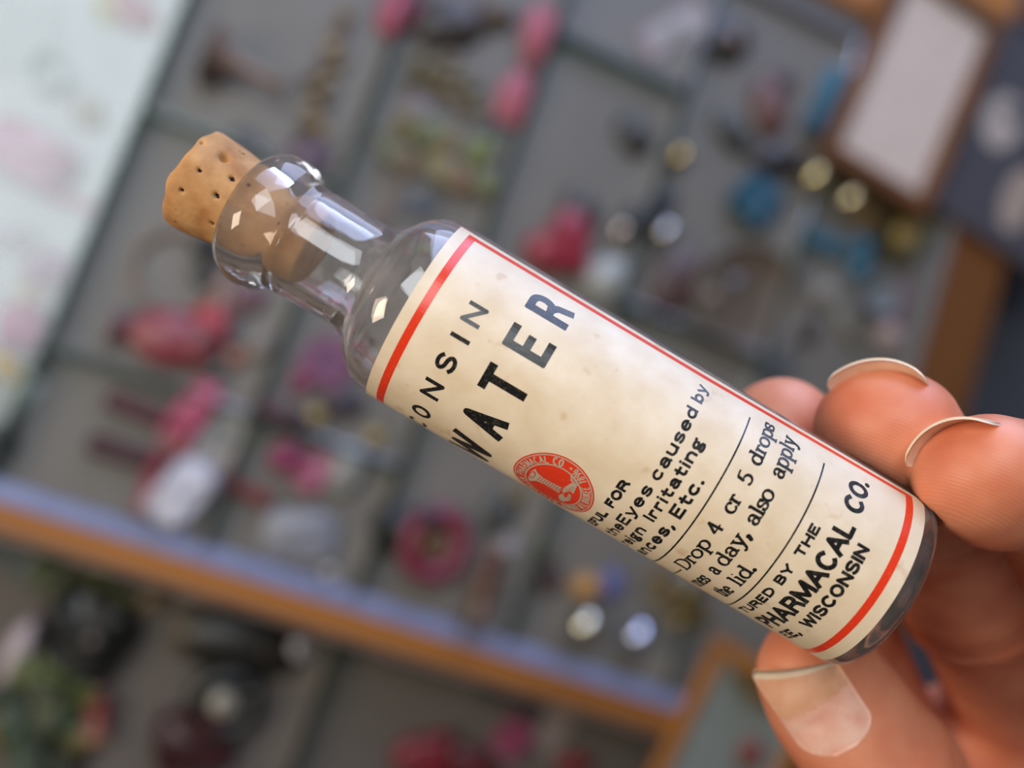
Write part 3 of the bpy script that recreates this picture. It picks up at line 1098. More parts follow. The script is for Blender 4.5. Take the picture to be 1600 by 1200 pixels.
def nail(finger, c, out, along, hw, hl, free, curl, lift=.18, th=.45, tip_over=0.0, label=None, skew=0.0):
    """a curved plate: c centre on the skin, out = away from the skin, along = towards the fingertip"""
    out, along = unit(out), unit(along)
    along = unit(along - out * (along @ out))
    lat = np.cross(along, out)
    nu_, nv_ = 24, 28
    vs, fs, mi = [], [], []
    for lay in (0, 1):
        for j in range(nv_ + 1):
            v = -1 + 2 * j / nv_
            y = v * hl
            # rounded root, gently rounded free edge
            wv = 1.0
            if v < -.55: wv = math.sqrt(max(0.02, 1 - ((-.55 - v) / .45) ** 2 * .92))
            if v > .8: wv = math.sqrt(max(0.05, 1 - ((v - .8) / .2) ** 2 * .35))
            for i in range(nu_ + 1):
                x = (-1 + 2 * i / nu_)
                yy = y + (free * (1 - x * x) if v > .6 else 0) * (v - .6) / .4 if v > .6 else y
                ang = x * wv * hw / curl
                yy += skew * x * (v + 1) / 2
                p = c + lat * (math.sin(ang) * curl) + out * ((math.cos(ang) - 1) * curl) + along * yy - out * (.012 * max(0, y) ** 2)
                p = p + out * (lift if lay == 0 else lift - th)
                vs.append(p)
    st_ = (nu_ + 1) * (nv_ + 1)
    A_ = np.array(vs)
    for _ in range(4 if finger == 'thumb' else 0):          # nowhere sunk into the skin
        lack = np.clip(.07 - hand_sdf(A_[:st_], carve=False), 0, 1.2)
        lack = lack.reshape(nv_ + 1, nu_ + 1)
        lack[:, 1:-1] = (lack[:, 1:-1] * 2 + lack[:, :-2] + lack[:, 2:]) / 4
        lack = lack.ravel()
        A_[:st_] += out * lack[:, None]
        A_[st_:] += out * lack[:, None]
    vs = list(A_)
    for j in range(nv_):
        for i in range(nu_):
            a = j * (nu_ + 1) + i
            q = [a, a + 1, a + nu_ + 2, a + nu_ + 1]
            w = 1 if (-1 + 2 * (j + .5) / nv_) > tip_over + (.22 * (-1 + 2 * i / nu_) if finger == 'thumb' else 0) else 0
            if finger == 'thumb' and j >= nv_ - 2: w = 2
            fs.append(q)
            mi.append(w)
            fs.append([k + st_ for k in q][::-1])
            mi.append(w)
    bd_ = [i for i in range(nu_ + 1)] + [j * (nu_ + 1) + nu_ for j in range(1, nv_ + 1)] + [nv_ * (nu_ + 1) + i for i in range(nu_ - 1, -1, -1)] + [j * (nu_ + 1) for j in range(nv_ - 1, 0, -1)]
    for i in range(len(bd_)):
        a, b = bd_[i], bd_[(i + 1) % len(bd_)]
        fs.append([a, b, b + st_, a + st_])
        mi.append(1 if a // (nu_ + 1) > nv_ * (1 + tip_over) / 2 else 0)
    W_ = cam2world(np.array(vs)) - h_org
    me = bpy.data.meshes.new('fingernail')
    me.from_pydata(W_.tolist(), [], fs)
    me.materials.append(NAIL_PINK)
    me.materials.append(NAIL_WHITE if finger != 'thumb' else NAIL_BEIGE)
    me.materials.append(NAIL_WHITE)
    me.polygons.foreach_set('material_index', mi)
    me.polygons.foreach_set('use_smooth', [True] * len(fs))
    me.update()
    return tag(link('fingernail', me, hand), label)


def skin_hit(o, d):
    o, d = np.asarray(o, float), unit(d)
    t = 0.0
    for _ in range(80):
        q = hand_sdf((o + d * t)[None], carve=False)[0]
        t += max(q * .8, -1)
        if abs(q) < .01: break
    return o + d * t


SK = -2.0


def add_nails():
    # thumb: the plate faces the eye and turns to the left
    ax = unit(THUMB[0][0] - THUMB[1][0])
    out = unit(np.array([-.16, .08, -.98]))
    out = unit(out - ax * (out @ ax))
    mid = PX(1259, 1060, 130)
    c = skin_hit(mid + out * 25, -out)
    nail('thumb', c, out, ax, 5.2, 6.1, .35, 8.0, .14, .32, .12, 'thumbnail with pale free edge', skew=SK)
    for nm, tipd, hw, curl, ext in (('middle', .2, 6.3, 7.6, .3), ('ring', -.3, 6.0, 6.9, .3), ('index', -3.0, 5.2, 6.2, .3), ('pinky', .4, 4.6, 5.6, .3)):
        J = FING[nm]
        ax = unit(J[0][0] - J[1][0])
        out = -PAD[nm]
        tip = J[0][0] + ax * J[0][1]
        hl = 6.0
        c0 = tip + ax * (tipd - hl)
        c = J[0][0] + ax * ((c0 - J[0][0]) @ ax) + out * (J[0][1] * (.86 if nm == 'ring' else .74))
        nail(nm, c, out, ax, hw, hl, ext, curl, .2, .34, .55, '%s fingernail with pale free edge' % nm)


add_nails()

# ------------------------------------------------------------------ the display case
FLOOR_GREY = mat_wood('case_lining', (94, 91, 84), (104, 100, 93), 22, (1, 1, 1))
RAIL_WOOD = mat_wood('rail_wood', (132, 80, 24), (164, 104, 40), 40, (.12, 1, 1))
DARK_WOOD = mat_wood('dark_wood', (74, 46, 22), (112, 70, 34), 50, (1, .15, 1))
SIDE_WOOD = mat_wood('side_wood', (78, 44, 14), (104, 62, 22), 50, (1, .12, 1))
ALU = plastic((140, 149, 186), .3, .32)  # sky reflection put into the bluish base colour
GREEN_GLASS = mat_pane('greenish_glass', (.42, .54, .50, 1), .2)
PANE = mat_pane('pane_glass', (.97, .99, .985, 1), .16)

# counter on which the case stands
b = MB()
b.box(-520, 640, -420, 620, -60, -32, 2)
tag(b.build('slate_table', plastic((66, 68, 76), .6)), 'dark slate table under the display case, seen at the right edge', 'table')

case = empty('display_case', (0, 0, -0.032), 0, 'shallow display case of glass-divided compartments with a brown wooden front rail', 'display case')


def cpart(nm, mat, x0, x1, y0, y1, z0, z1, c=.5, label=None):
    m_ = MB()
    m_.box(x0, x1, y0, y1, z0 + 32, z1 + 32, c)
    return tag(m_.build(nm, mat, case), label)


cpart('case_bottom', FLOOR_GREY, -330, 270, -37, 280, -4, 0, .3)
cpart('front_rail', RAIL_WOOD, -330, 270, -53, -43.6, -32, 3, 1.2, 'brown wooden front rail')
cpart('rail_lip', plastic((146, 120, 108), .5), -330, 270, -56.2, -53.1, -32, 0, .5, 'taupe lower lip of the rail')
cpart('white_lining', plastic((232, 236, 240), .6), -330, -77, -36, 265, .01, .35, .05, 'white lining under the lid, its white also carrying part of the glare')  # white sheet added; its whiteness stands in for part of the lid's glare
cpart('metal_strip', ALU, -330, 270, -43.5, -36.5, -10, 4, .4, 'metal strip with the blue sky reflection put into its colour')
cpart('side_rail', SIDE_WOOD, 271, 304, -57, 330, -32, 4, 1.2, 'brown wooden side rail')
cpart('side_strip', plastic((132, 128, 118), .5), 266.5, 270.8, -36, 280, -4, 5, .4, 'pale metal strip')
cpart('back_strip', plastic((112, 112, 120), .5), -330, 266, 266, 270, 0, 5, .4)
cpart('back_rail', RAIL_WOOD, -330, 270.5, 280.5, 330, -32, 5, 1.2)
for x, h_ in ((-75, 9.4), (3, 8), (63, 8), (126, 8), (197, 8)):
    cpart('glass_divider', GREEN_GLASS, x - 1.5, x + 1.5, -36, 265.5, 0.1, h_, .3)
for (x0, x1, y) in ((-73.3, 1.3, 110), (-73.3, 1.3, 14), (64.7, 124.3, 207), (4.7, 61.3, 14), (64.7, 124.3, 60), (127.7, 195.3, 110)):
    cpart('glass_divider', GREEN_GLASS, x0, x1, y - 1.5, y + 1.5, 0.1, 7, .3)
# glass lid lying over the left-hand compartments
m_ = MB()
m_.box(-330, -74, -36, 265, 9.5, 12, .4)
tag(m_.build('glass_lid', PANE), 'clear glass lid over the leftmost compartments, catching pale light', 'glass lid')

# lower tray in front of the case
low = empty('lower_tray', (0, 0, -0.032), 0, 'lower display tray in front of the brown wooden rail, half in shade', 'tray')
m_ = MB(); m_.box(-330, 300, -260, -56.4, 0, 4, .4)
m_.build('tray_bottom', plastic((108, 98, 88), .7), low)
for x in (-24, 66):
    m_ = MB(); m_.box(x - 1.2, x + 1.2, -258, -57, 4.1, 14, .3)
    m_.build('glass_divider', GREEN_GLASS, low)
m_ = MB(); m_.box(-330, 300, -266, -260.2, 0, 16, .6)
m_.build('tray_edge', DARK_WOOD, low)

ZLOW = -0.0279


# ------------------------------------------------------------------ trinkets
def put(px, py, z=0.0):
    return on_tray(px, py, z)


def simple(kind, mb, mat, px, py, label, cat, z=0.0, rz=0.0, group=None, smooth=True):
    o = mb.build(kind, mat, None, put(px, py, z), (0, 0, rz), smooth)
    return tag(o, label, cat, group)


R_ = math.radians


def ang(px, py, qx, qy, z=0.0):
    """turn about Z that points local x from one spot of the tray to another"""
    a, c = on_tray(px, py, z), on_tray(qx, qy, z)
    return math.atan2(c.y - a.y, c.x - a.x), (c - a).length * 1000


def circle(r, n=24, sx=1, sy=1, cx=0, cy=0):
    return [(cx + r * sx * math.cos(2 * math.pi * i / n), cy + r * sy * math.sin(2 * math.pi * i / n)) for i in range(n)]


def toy_bar(px, py, qx, qy, w, c_bar, c_head, label, cat='brush', head=.34, z=0.0, kind='toy_brush'):
    rz, L = ang(px, py, qx, qy, z)
    t = empty(kind, put(px, py, z), rz, label, cat)
    a = MB(); a.box(0, L * (1 - head), -w * .42, w * .42, 0, w * .6, w * .2)
    a.build('handle', plastic(c_bar), t)
    h = MB(); h.box(L * (1 - head) + .2, L, -w * .5, w * .5, 0, w * .8, w * .25)
    h.tube([(L * (1 - head) - .5, 0, w * .3), (L * (1 - head) + 1.5, 0, w * .3)], w * .28)
    h.build('head', plastic(c_head), t)
    return t


def lozenge(px, py, rx, ry, rz, h, col, label, cat, kind, z=0.0, studs=(), rough=.4, metal=0.0, trans=0.0, group=None):
    """an oval domed trinket with a rim and coloured studs"""
    t = empty(kind, put(px, py, z), rz, label, cat, group)
    b_ = MB()
    prof_ = [(1.0, 0), (1.03, h * .18), (1.0, h * .35), (.88, h * .62), (.6, h * .88), (.25, h * .99), (0, h)]
    vs_, fs_ = [], []
    n_ = 28
    for (r, zq) in prof_:
        for i in range(n_):
            a = 2 * math.pi * i / n_
            vs_.append((r * rx * math.cos(a), r * ry * math.sin(a), zq))
    for j in range(len(prof_) - 1):
        for i in range(n_):
            i2 = (i + 1) % n_
            fs_.append([j * n_ + i, j * n_ + i2, (j + 1) * n_ + i2, (j + 1) * n_ + i])
    fs_.append(list(range(n_))[::-1])
    b_.add(vs_, fs_)
    b_.build('body', plastic(col, rough, metal, .12, trans), t)
    for (sx, sy, sr, sc) in studs:
        s_ = MB()
        q = max(0, 1 - (sx ** 2 + sy ** 2))
        s_.ell((sx * rx, sy * ry, h * (q ** .5) * .96), (sr, sr, sr * .6))
        s_.build('stud', plastic(sc), t)
    return t


def ball(px, py, r, col, label, cat='ball', z=0.0, rough=.12, metal=1.0, cap=None, kind='metal_ball'):
    t = empty(kind, put(px, py, z), random.Random(px).uniform(0, 6), label, cat)
    b_ = MB(); b_.ell((0, 0, r), (r, r, r), n=28)
    b_.build('body', plastic(col, rough, metal), t)
    c_ = MB(); c_.lathe([(r * .28, r * 1.86), (r * .3, r * 2.12), (r * .1, r * 2.16), (0, r * 2.16)], 16)
    c_.build('cap', plastic(cap or col, .25, metal), t)
    l_ = MB(); l_.tube([(r * .16 * math.cos(a), 0, r * 2.26 + r * .16 * math.sin(a)) for a in np.linspace(0, 2 * math.pi, 13)[:-1]], r * .04, 6, closed=True)
    l_.build('loop', plastic(cap or col, .25, metal), t)
    return t


def hoop(px, py, r, tr, col, label, cat='hoop', z=0.0, charm=None, kind='hoop', sq=1.0, rz=0.0, metal=.0):
    t = empty(kind, put(px, py, z), rz, label, cat)
    b_ = MB(); b_.tube([(r * math.cos(a), r * sq * math.sin(a), tr) for a in np.linspace(0, 2 * math.pi, 33)[:-1]], tr, 10, closed=True)
    b_.build('ring_band', plastic(col, .35, metal), t)
    if charm:
        a, cr_, cc = charm
        c_ = MB(); c_.ell((r * math.cos(a), r * sq * math.sin(a), tr + cr_ * .35), (cr_, cr_ * .8, cr_ * .7))
        c_.build('charm', plastic(cc), t)
    return t


def bow(px, py, qx, qy, w, col, knot, label, z=0.0):
    rz, L = ang(px, py, qx, qy, z)
    t = empty('bow', put((px + qx) / 2, (py + qy) / 2, z), rz, label, 'bow')
    for sg in (-1, 1):
        b_ = MB()
        k = 14
        vs_, fs_ = [], []
        pts = [(sg * L * (.04 + .46 * u), w * (.14 + .36 * math.sin(math.pi * min(1, u * 1.15) * .72)), 1.2 + 2.6 * math.sin(math.pi * u)) for u in np.linspace(0, 1, k)]
        b_.tube([(p[0], 0, p[2]) for p in pts], [p[1] * .5 for p in pts], 14, M=Matrix.Scale(1.0, 4))
        for v in b_.v:
            v[1] *= 2.0
            v[2] = max(.05, v[2] * .7 + .6)
        b_.build('loop', plastic(col, .6), t)
    b_ = MB(); b_.ell((0, 0, 2.4), (w * .14, w * .2, 2.3))
    b_.build('knot', plastic(knot, .6), t)
    return t


def flower(px, py, r, col, mid, label, z=0.0, n=6, kind='fabric_flower', leaf=None):
    t = empty(kind, put(px, py, z), random.Random(px).uniform(0, 6), label, 'flower')
    for i in range(n):
        a = 2 * math.pi * i / n
        b_ = MB()
        b_.ell((r * .56, 0, 1.6), (r * .46, r * .34, 1.5), M=Matrix.Rotation(a, 4, 'Z') @ Matrix.Rotation(-.12, 4, 'Y'))
        for v in b_.v: v[2] = max(v[2], .02)
        b_.build('petal', plastic(col if i % 2 else tuple(int(c * .9) for c in col), .6), t)
    b_ = MB(); b_.ell((0, 0, 2.4), (r * .24, r * .24, 2.3))
    b_.build('flower_centre', plastic(mid, .5), t)
    return t


def heart(px, py, w, rz, h, col, label, z=0.0, bail=None):
    t = empty('heart_charm', put(px, py, z), rz, label, 'charm')
    pts = []
    for a in np.linspace(0, 2 * math.pi, 41)[:-1]:
        x = 16 * math.sin(a) ** 3
        y = 13 * math.cos(a) - 5 * math.cos(2 * a) - 2 * math.cos(3 * a) - math.cos(4 * a)
        pts.append((-x * w / 32, (y + 2) * w / 32))
    b_ = MB(); b_.prism(pts, 0, h, bev=h * .55)
    b_.build('body', plastic(col, .3), t)
    b_ = MB(); b_.tube([(1.6 * math.cos(a), w * .24 + 1.4 + 1.6 * math.sin(a), .8) for a in np.linspace(0, 2 * math.pi, 15)[:-1]], .55, 6, closed=True)
    b_.build('bail', plastic(bail or (150, 140, 110), .3, .9), t)
    return t


def figure(px, py, qx, qy, w, body, head, label, z=0.0, base=(60, 50, 44), kind='figurine', cat='figurine'):
    """small figurine lying on its back"""
    rz, L = ang(px, py, qx, qy, z)
    t = empty(kind, put(px, py, z), rz, label, cat)
    b_ = MB(); b_.lathe([(w * .42, 0), (w * .46, L * .03), (w * .42, L * .12), (0, L * .12)], 20, M=Matrix.Translation((0, 0, w * .46)) @ Matrix.Rotation(math.pi / 2, 4, 'Y'))
    b_.build('base', plastic(base), t)
    b_ = MB(); b_.lathe([(w * .36, L * .125), (w * .30, L * .3), (w * .22, L * .45), (w * .36, L * .6), (w * .34, L * .68), (w * .12, L * .74), (0, L * .745)], 20, M=Matrix.Translation((0, 0, w * .46)) @ Matrix.Rotation(math.pi / 2, 4, 'Y'))
    b_.build('body', plastic(body), t)
    b_ = MB(); b_.ell((L * .86, 0, w * .46), (L * .125, w * .26, w * .26))
    b_.build('head', plastic(head), t)
    for sg in (-1, 1):
        b_ = MB(); b_.tube([(L * .66, sg * w * .36, w * .46), (L * .52, sg * w * .46, w * .4), (L * .38, sg * w * .34, w * .36)], [w * .1, w * .09, w * .07], 8)
        b_.build('arm', plastic(body), t)
    return t


def fish(px, py, qx, qy, w, body, tail, headc, label, z=0.0):
    """tail at p, nose at q"""
    rz, L = ang(px, py, qx, qy, z)
    t = empty('toy_fish', put(px, py, z), rz, label, 'toy')
    b_ = MB()
    k = 16
    b_.tube([(L * (.22 + .52 * u), 0, w * .24) for u in np.linspace(0, 1, k)], [w * (.12 + .40 * math.sin(math.pi * (.12 + .6 * u))) * .5 * 2 * .5 for u in np.linspace(0, 1, k)], 18)
    for v in b_.v:
        v[1] *= 1.9
    b_.build('body', plastic(body), t)
    b_ = MB(); b_.ell((L * .82, 0, w * .24), (L * .17, w * .42, w * .23))
    b_.build('head', plastic(headc), t)
    b_ = MB(); b_.prism([(L * .24, w * .12), (L * .12, w * .2), (0, w * .34), (L * .05, 0), (0, -w * .34), (L * .12, -w * .2), (L * .24, -w * .12)], w * .14, w * .32, bev=.6)
    b_.build('tail', plastic(tail), t)
    b_ = MB(); b_.ell((L * .88, w * .18, w * .43), (1.6, 1.6, .9)); b_.build('eye', plastic((70, 80, 78)), t)
    return t


def horn(px, py, qx, qy, r, col, col2, label, z=0.0):
    """flared toy horn from mouthpiece p to bell q"""
    rz, L = ang(px, py, qx, qy, z)
    t = empty('toy_horn', put(px, py, z), rz, label, 'toy')
    M_ = Matrix.Translation((0, 0, r * .82)) @ Matrix.Rotation(math.pi / 2 + .06, 4, 'Y')
    b_ = MB(); b_.lathe([(2.2, L * .1), (2.4, L * .4), (3.2, L * .6), (5.0, L * .76), (r * .6, L * .88), (r, L), (r * .92, L), (r * .5, L * .87), (4.0, L * .74), (0, L * .6)], 28, M=M_)
    for v in b_.v: v[2] = max(v[2], .05) if v[2] < 0 else v[2]
    b_.build('bell', plastic(col, .5), t)
    b_ = MB(); b_.lathe([(0, -L * .02), (3.4, -L * .02), (3.2, L * .03), (2.0, L * .1), (0, L * .1)], 18, M=M_)
    b_.build('mouthpiece', plastic(col2, .5), t)
    return t


def cup(px, py, r, h, col, label, z=0.0, rz=0.0, cat='cup', trans=0.0):
    t = empty('toy_cup', put(px, py, z), rz, label, cat)
    b_ = MB(); b_.lathe([(r * .6, 0), (r * .66, h * .06), (r * .9, h * .5), (r, h), (r * .93, h), (r * .84, h * .5), (r * .55, h * .1), (0, h * .1)], 28)
    b_.build('bowl', plastic(col, .3, 0, .1, trans), t)
    b_ = MB(); b_.tube([(r * .92, 0, h * .85), (r * 1.35, 0, h * .82), (r * 1.45, 0, h * .5), (r * 1.25, 0, h * .25), (r * .8, 0, h * .28)], r * .1, 8)
    b_.build('handle', plastic(col, .3, 0, .1, trans), t)
    return t


def card(px, py, w, h, rz, col, rim, label, z=0.0, kind='card', cat='card', th=1.2, patch=None):
    t = empty(kind, put(px, py, z), rz, label, cat)
    b_ = MB(); b_.box(-w / 2, w / 2, -h / 2, h / 2, 0, th, .3)
    b_.build('backing', plastic(rim, .6), t)
    b_ = MB(); b_.box(-w * .44, w * .44, -h * .44, h * .44, th, th + .5, .1)
    b_.build('front', plastic(col, .6), t)
    if patch:
        b_ = MB(); b_.ell((w * .08, 0, th + .9), (w * .2, h * .22, .9)); b_.build('picture', plastic(patch, .6), t)
    return t


def pouch(px, py, w, h, rz, col, tie, label, z=0.0, trans=0.0, kind='pouch', cat='pouch', ht=6.0):
    t = empty(kind, put(px, py, z), rz, label, cat)
    b_ = MB()
    n_ = 32
    vs_, fs_ = [], []
    for j, q in enumerate((0.0, .25, .55, .8, .95, 1.0)):
        sc = math.sqrt(max(0, 1 - (1 - min(1, .35 + .65 * (1 - q))) ** 2)) if q < 1 else 0.0
        for i in range(n_):
            a = 2 * math.pi * i / n_
            x = math.copysign(abs(math.cos(a)) ** .45, math.cos(a)) * w / 2
            y = math.copysign(abs(math.sin(a)) ** .45, math.sin(a)) * h / 2 * (1 + .05 * math.sin(5 * a))
            vs_.append((x * sc, y * sc, ht * q * (1 + .06 * math.sin(3 * a + j))))
    for j in range(5):
        for i in range(n_):
            i2 = (i + 1) % n_
            fs_.append([j * n_ + i, j * n_ + i2, (j + 1) * n_ + i2, (j + 1) * n_ + i])
    fs_.append(list(range(n_))[::-1])
    b_.add(vs_, fs_)
    b_.build('body', plastic(col, .35, 0, .1, trans), t)
    b_ = MB(); b_.tube([(-w * .3, -h * .42, ht * .75), (0, -h * .44, ht * .98), (w * .3, -h * .42, ht * .75)], .9, 8)
    b_.build('seam', plastic(tie, .5), t)
    return t


def sprig(px, py, L, rz, col, stem, label, z=0.0, n=9, seed=1, wide=1.0):
    t = empty('artificial_sprig', put(px, py, z), rz, label, 'plant')
    rr = random.Random(seed)
    b_ = MB(); b_.tube([(-L * .5, 0, 1.2), (-L * .1, L * .05, 2.4), (L * .25, -L * .03, 2.2), (L * .5, L * .02, 1.6)], .9, 8)
    b_.build('stem', plastic(stem), t)
    for i in range(n):
        u = -.42 + .9 * i / (n - 1)
        sg = 1 if i % 2 else -1
        l_ = L * rr.uniform(.26, .40)
        a = sg * rr.uniform(.7, 1.25)
        m_ = MB()
        m_.ell((l_ * .55, 0, 0), (l_ * .5, l_ * .24 * wide, .55), n=16)
        for v in m_.v: v[2] += 1.4 * math.sin(max(0, v[0]) / l_ * 2.6)
        m_ = MB().add(m_.v, m_.f, 0, Matrix.Translation((u * L, 0, 2.4 + rr.uniform(0, 3))) @ Matrix.Rotation(a, 4, 'Z') @ Matrix.Rotation(rr.uniform(-.25, .1), 4, 'Y'))
        for v in m_.v: v[2] = max(v[2], .1)
        m_.build('leaf', plastic(tuple(int(c * rr.uniform(.8, 1.1)) for c in col), .5), t)
    return t


def plate(px, py, r, col, rimc, label, z=0.0, cat='dish', sq=1.0, rz=0.0, kind='shallow_dish', h=5.0):
    t = empty(kind, put(px, py, z), rz, label, cat)
    b_ = MB(); b_.lathe([(r * .55, 0), (r * .6, .5), (r * .85, h * .45), (r * .97, h * .95), (r * .9, h * .95), (r * .8, h * .55), (r * .55, 1.6), (0, 1.5)], 40)
    for v in b_.v: v[1] *= sq
    b_.build('bowl', plastic(col, .45), t)
    b_ = MB(); b_.tube([(r * .97 * math.cos(a), r * .97 * sq * math.sin(a), h) for a in np.linspace(0, 2 * math.pi, 41)[:-1]], r * .05, 8, closed=True)
    b_.build('rim', plastic(rimc, .45), t)
    return t


def beads(spots, r, col, label, group, z=0.0, metal=0.0, rough=.35, kind='bead', cols=None):
    """loose drilled beads: one is made, the others are copies"""
    rr = random.Random(int(spots[0][0]))
    protos = []
    for c in (cols or [col]):
        b_ = MB()
        b_.lathe([(r * .25, r * .12), (r * .7, r * .26), (r, r), (r * .7, r * 1.74), (r * .25, r * 1.88), (r * .22, r * 1.5), (r * .22, r * .4), (r * .25, r * .12)], 18)
        me = b_.mesh(kind)
        me.materials.append(plastic(c, rough, metal))
        protos.append(me)
    first = None
    for k, (px, py) in enumerate(spots):
        if first is None:
            o = first = link(kind, protos[0])
        else:
            o = first.copy()
            o.data = protos[k % len(protos)]
            COL.objects.link(o)
        o.location = put(px, py, z)
        o.rotation_euler = (0, 0, rr.uniform(0, 6))
        tag(o, label, 'bead', group)


def bell(px, py, r, col, label, z=0.0, rz=0.0, metal=.9):
    t = empty('small_bell', put(px, py, z), rz, label, 'bell')
    b_ = MB(); b_.lathe([(r, 0), (r * .98, r * .15), (r * .72, r * .5), (r * .55, r * 1.1), (r * .3, r * 1.4), (0, r * 1.45)], 24)
    b_.build('body', plastic(col, .22, metal), t)
    b_ = MB(); b_.tube([(r * .2 * math.cos(a), 0, r * 1.6 + r * .2 * math.sin(a)) for a in np.linspace(0, 2 * math.pi, 13)[:-1]], r * .06, 6, closed=True)
    b_.build('loop', plastic(col, .22, metal), t)
    return t


# --- leftmost compartments under the glass lid
card(40, 60, 26, 30, .2, (214, 220, 222), (226, 228, 226), 'pale card under the glass lid in the top left corner', kind='card')
lozenge(168, 14, 5, 7, .4, 4, (232, 214, 120), 'yellow bead-like charm at the top edge beside a pink one, under the glass lid', 'charm', 'oval_charm', studs=[(0, 0, 1.2, (240, 230, 170))])
lozenge(208, 18, 7, 10, 1.2, 5, (214, 92, 116), 'pink oval charm at the top edge beside the first glass divider', 'charm', 'oval_charm', studs=[(.3, .2, 1.4, (150, 80, 84))])
cup(80, 118, 7, 8, (214, 226, 220), 'pale green-white toy cup under the glass lid', rz=2.0)
lozenge(140, 178, 6, 7, .7, 4, (188, 168, 140), 'beige round button under the glass lid above the pink toy purse', 'button', 'button', studs=[(-.3, 0, .8, (120, 100, 80)), (.3, 0, .8, (120, 100, 80))])
pouch(48, 246, 34, 22, R_(-8), (224, 130, 176), (240, 210, 226), 'big pink toy purse under the glass lid at the left edge', ht=8)
lozenge(110, 272, 4.5, 4, 0, 4, (92, 98, 112), 'small dark grey charm at the right end of the pink toy purse', 'charm', 'oval_charm', studs=[(0, 0, 1, (150, 156, 166))])
toy_bar(70, 300, 152, 330, 5, (214, 96, 134), (222, 120, 150), 'thin pink stick below the pink toy purse', 'stick', .3, kind='toy_stick')
lozenge(22, 372, 8, 6, .4, 4, (226, 214, 226), 'pale lilac oval charm at the left edge, under the glass lid', 'charm', 'oval_charm', studs=[(0, 0, 1.6, (150, 160, 190))])
lozenge(72, 425, 9, 7, 1.0, 5, (196, 130, 172), 'mauve oval brooch under the glass lid beside the first divider', 'brooch', 'brooch', studs=[(0, 0, 2, (226, 190, 214)), (.5, .2, 1, (130, 100, 140))])
lozenge(48, 458, 6, 4, .2, 4, (236, 220, 176), 'cream oval bead above the bright pink pouch', 'charm', 'oval_charm', studs=[(.4, 0, .9, (220, 200, 150))])
pouch(34, 510, 17, 17, .3, (228, 96, 160), (238, 160, 196), 'bright pink small pouch at the left edge, under the glass lid', ht=7)
lozenge(12, 574, 7, 4, -.4, 3, (206, 164, 60), 'gold oval buckle at the left edge', 'buckle', 'buckle', studs=[(0, 0, 1.3, (236, 214, 130))], metal=.5, rough=.3)
card(30, 604, 14, 12, -.35, (232, 232, 214), (214, 214, 196), 'small cream card below the gold buckle at the left edge')
lozenge(2, 690, 6, 7, 0, 4, (30, 32, 34), 'black round button at the left edge above the rail', 'button', 'button', studs=[(-.3, 0, .7, (70, 70, 74)), (.3, 0, .7, (70, 70, 74))])

# --- second column, far cell
horn(440, 150, 330, 95, 13, (158, 124, 100), (120, 92, 74), 'faded brown toy horn above the cork')
beads([(540, 28), (528, 52), (518, 78), (530, 100), (506, 108), (514, 132), (496, 142), (505, 164), (486, 172), (493, 196), (476, 204), (506, 208), (524, 70), (484, 128)], 3.0, (150, 118, 62), 'gold-brown bead in the heap left of the second glass divider', 'gold-brown beads in a heap', cols=[(168, 132, 70), (120, 90, 52), (196, 168, 120)], rough=.25)
lozenge(622, 20, 7.5, 12, R_(-10), 6, (206, 72, 108), 'deep pink oval charm at the top edge left of the second divider', 'charm', 'oval_charm', studs=[(0, .4, 1.3, (230, 130, 150))])
lozenge(480, 246, 10, 7, .5, 5, (112, 84, 100), 'dusky purple brooch behind the glass lip of the vial', 'brooch', 'brooch', studs=[(0, 0, 2, (140, 110, 128))])
lozenge(388, 222, 7, 4, -.4, 4, (74, 80, 90), 'dark blue-grey oval charm behind the cork', 'charm', 'oval_charm', studs=[(0, 0, 1, (110, 116, 124))])
# --- second column, middle cell
hoop(275, 425, 15, 1.6, (150, 122, 102), 'tan hoop earring with a black charm, below the cork', 'earring', charm=(1.0, 6.5, (32, 34, 38)), kind='hoop_earring')
lozenge(325, 432, 6, 5, .5, 4, (52, 58, 66), 'slate oval charm beside the tan hoop earring', 'charm', 'oval_charm', studs=[(0, 0, 1.5, (96, 104, 96))])
toy_bar(352, 425, 332, 560, 6, (172, 132, 112), (150, 116, 100), 'tan wooden stick right of the hoop earring', 'stick', .3, kind='craft_stick')
fish(172, 508, 340, 548, 22, (174, 66, 78), (112, 36, 48), (160, 60, 66), 'red toy fish with a dark tail, lying by the first divider')
lozenge(328, 512, 8.0, 9.0, .3, 8, (214, 52, 58), 'bright red domed charm at the nose of the red toy fish', 'charm', 'oval_charm', studs=[(-.2, .1, 1.4, (232, 90, 80))])
lozenge(360, 525, 4.5, 6, .2, 4, (92, 104, 102), 'grey-green oval stone beside the bright red charm', 'stone', 'polished_stone', studs=[(0, .2, 1, (130, 140, 130))])
lozenge(368, 558, 5, 3.6, -.3, 4, (186, 110, 84), 'orange-brown bead right of the red toy fish', 'charm', 'oval_charm', studs=[(0, 0, 1, (210, 150, 120))])
lozenge(402, 540, 5, 6, .1, 4, (152, 140, 126), 'beige oval stone beside the second divider', 'stone', 'polished_stone', studs=[(0, 0, 1.2, (176, 166, 150))])
lozenge(384, 468, 9, 6, .7, 4, (128, 82, 92), 'mauve-red oval brooch under the neck of the vial', 'brooch', 'brooch', studs=[(0, 0, 1.8, (160, 104, 100))])
lozenge(332, 578, 6, 4, .2, 4, (108, 106, 92), 'olive-grey stone below the red toy fish', 'stone', 'polished_stone', studs=[(0, 0, 1, (128, 126, 110))])
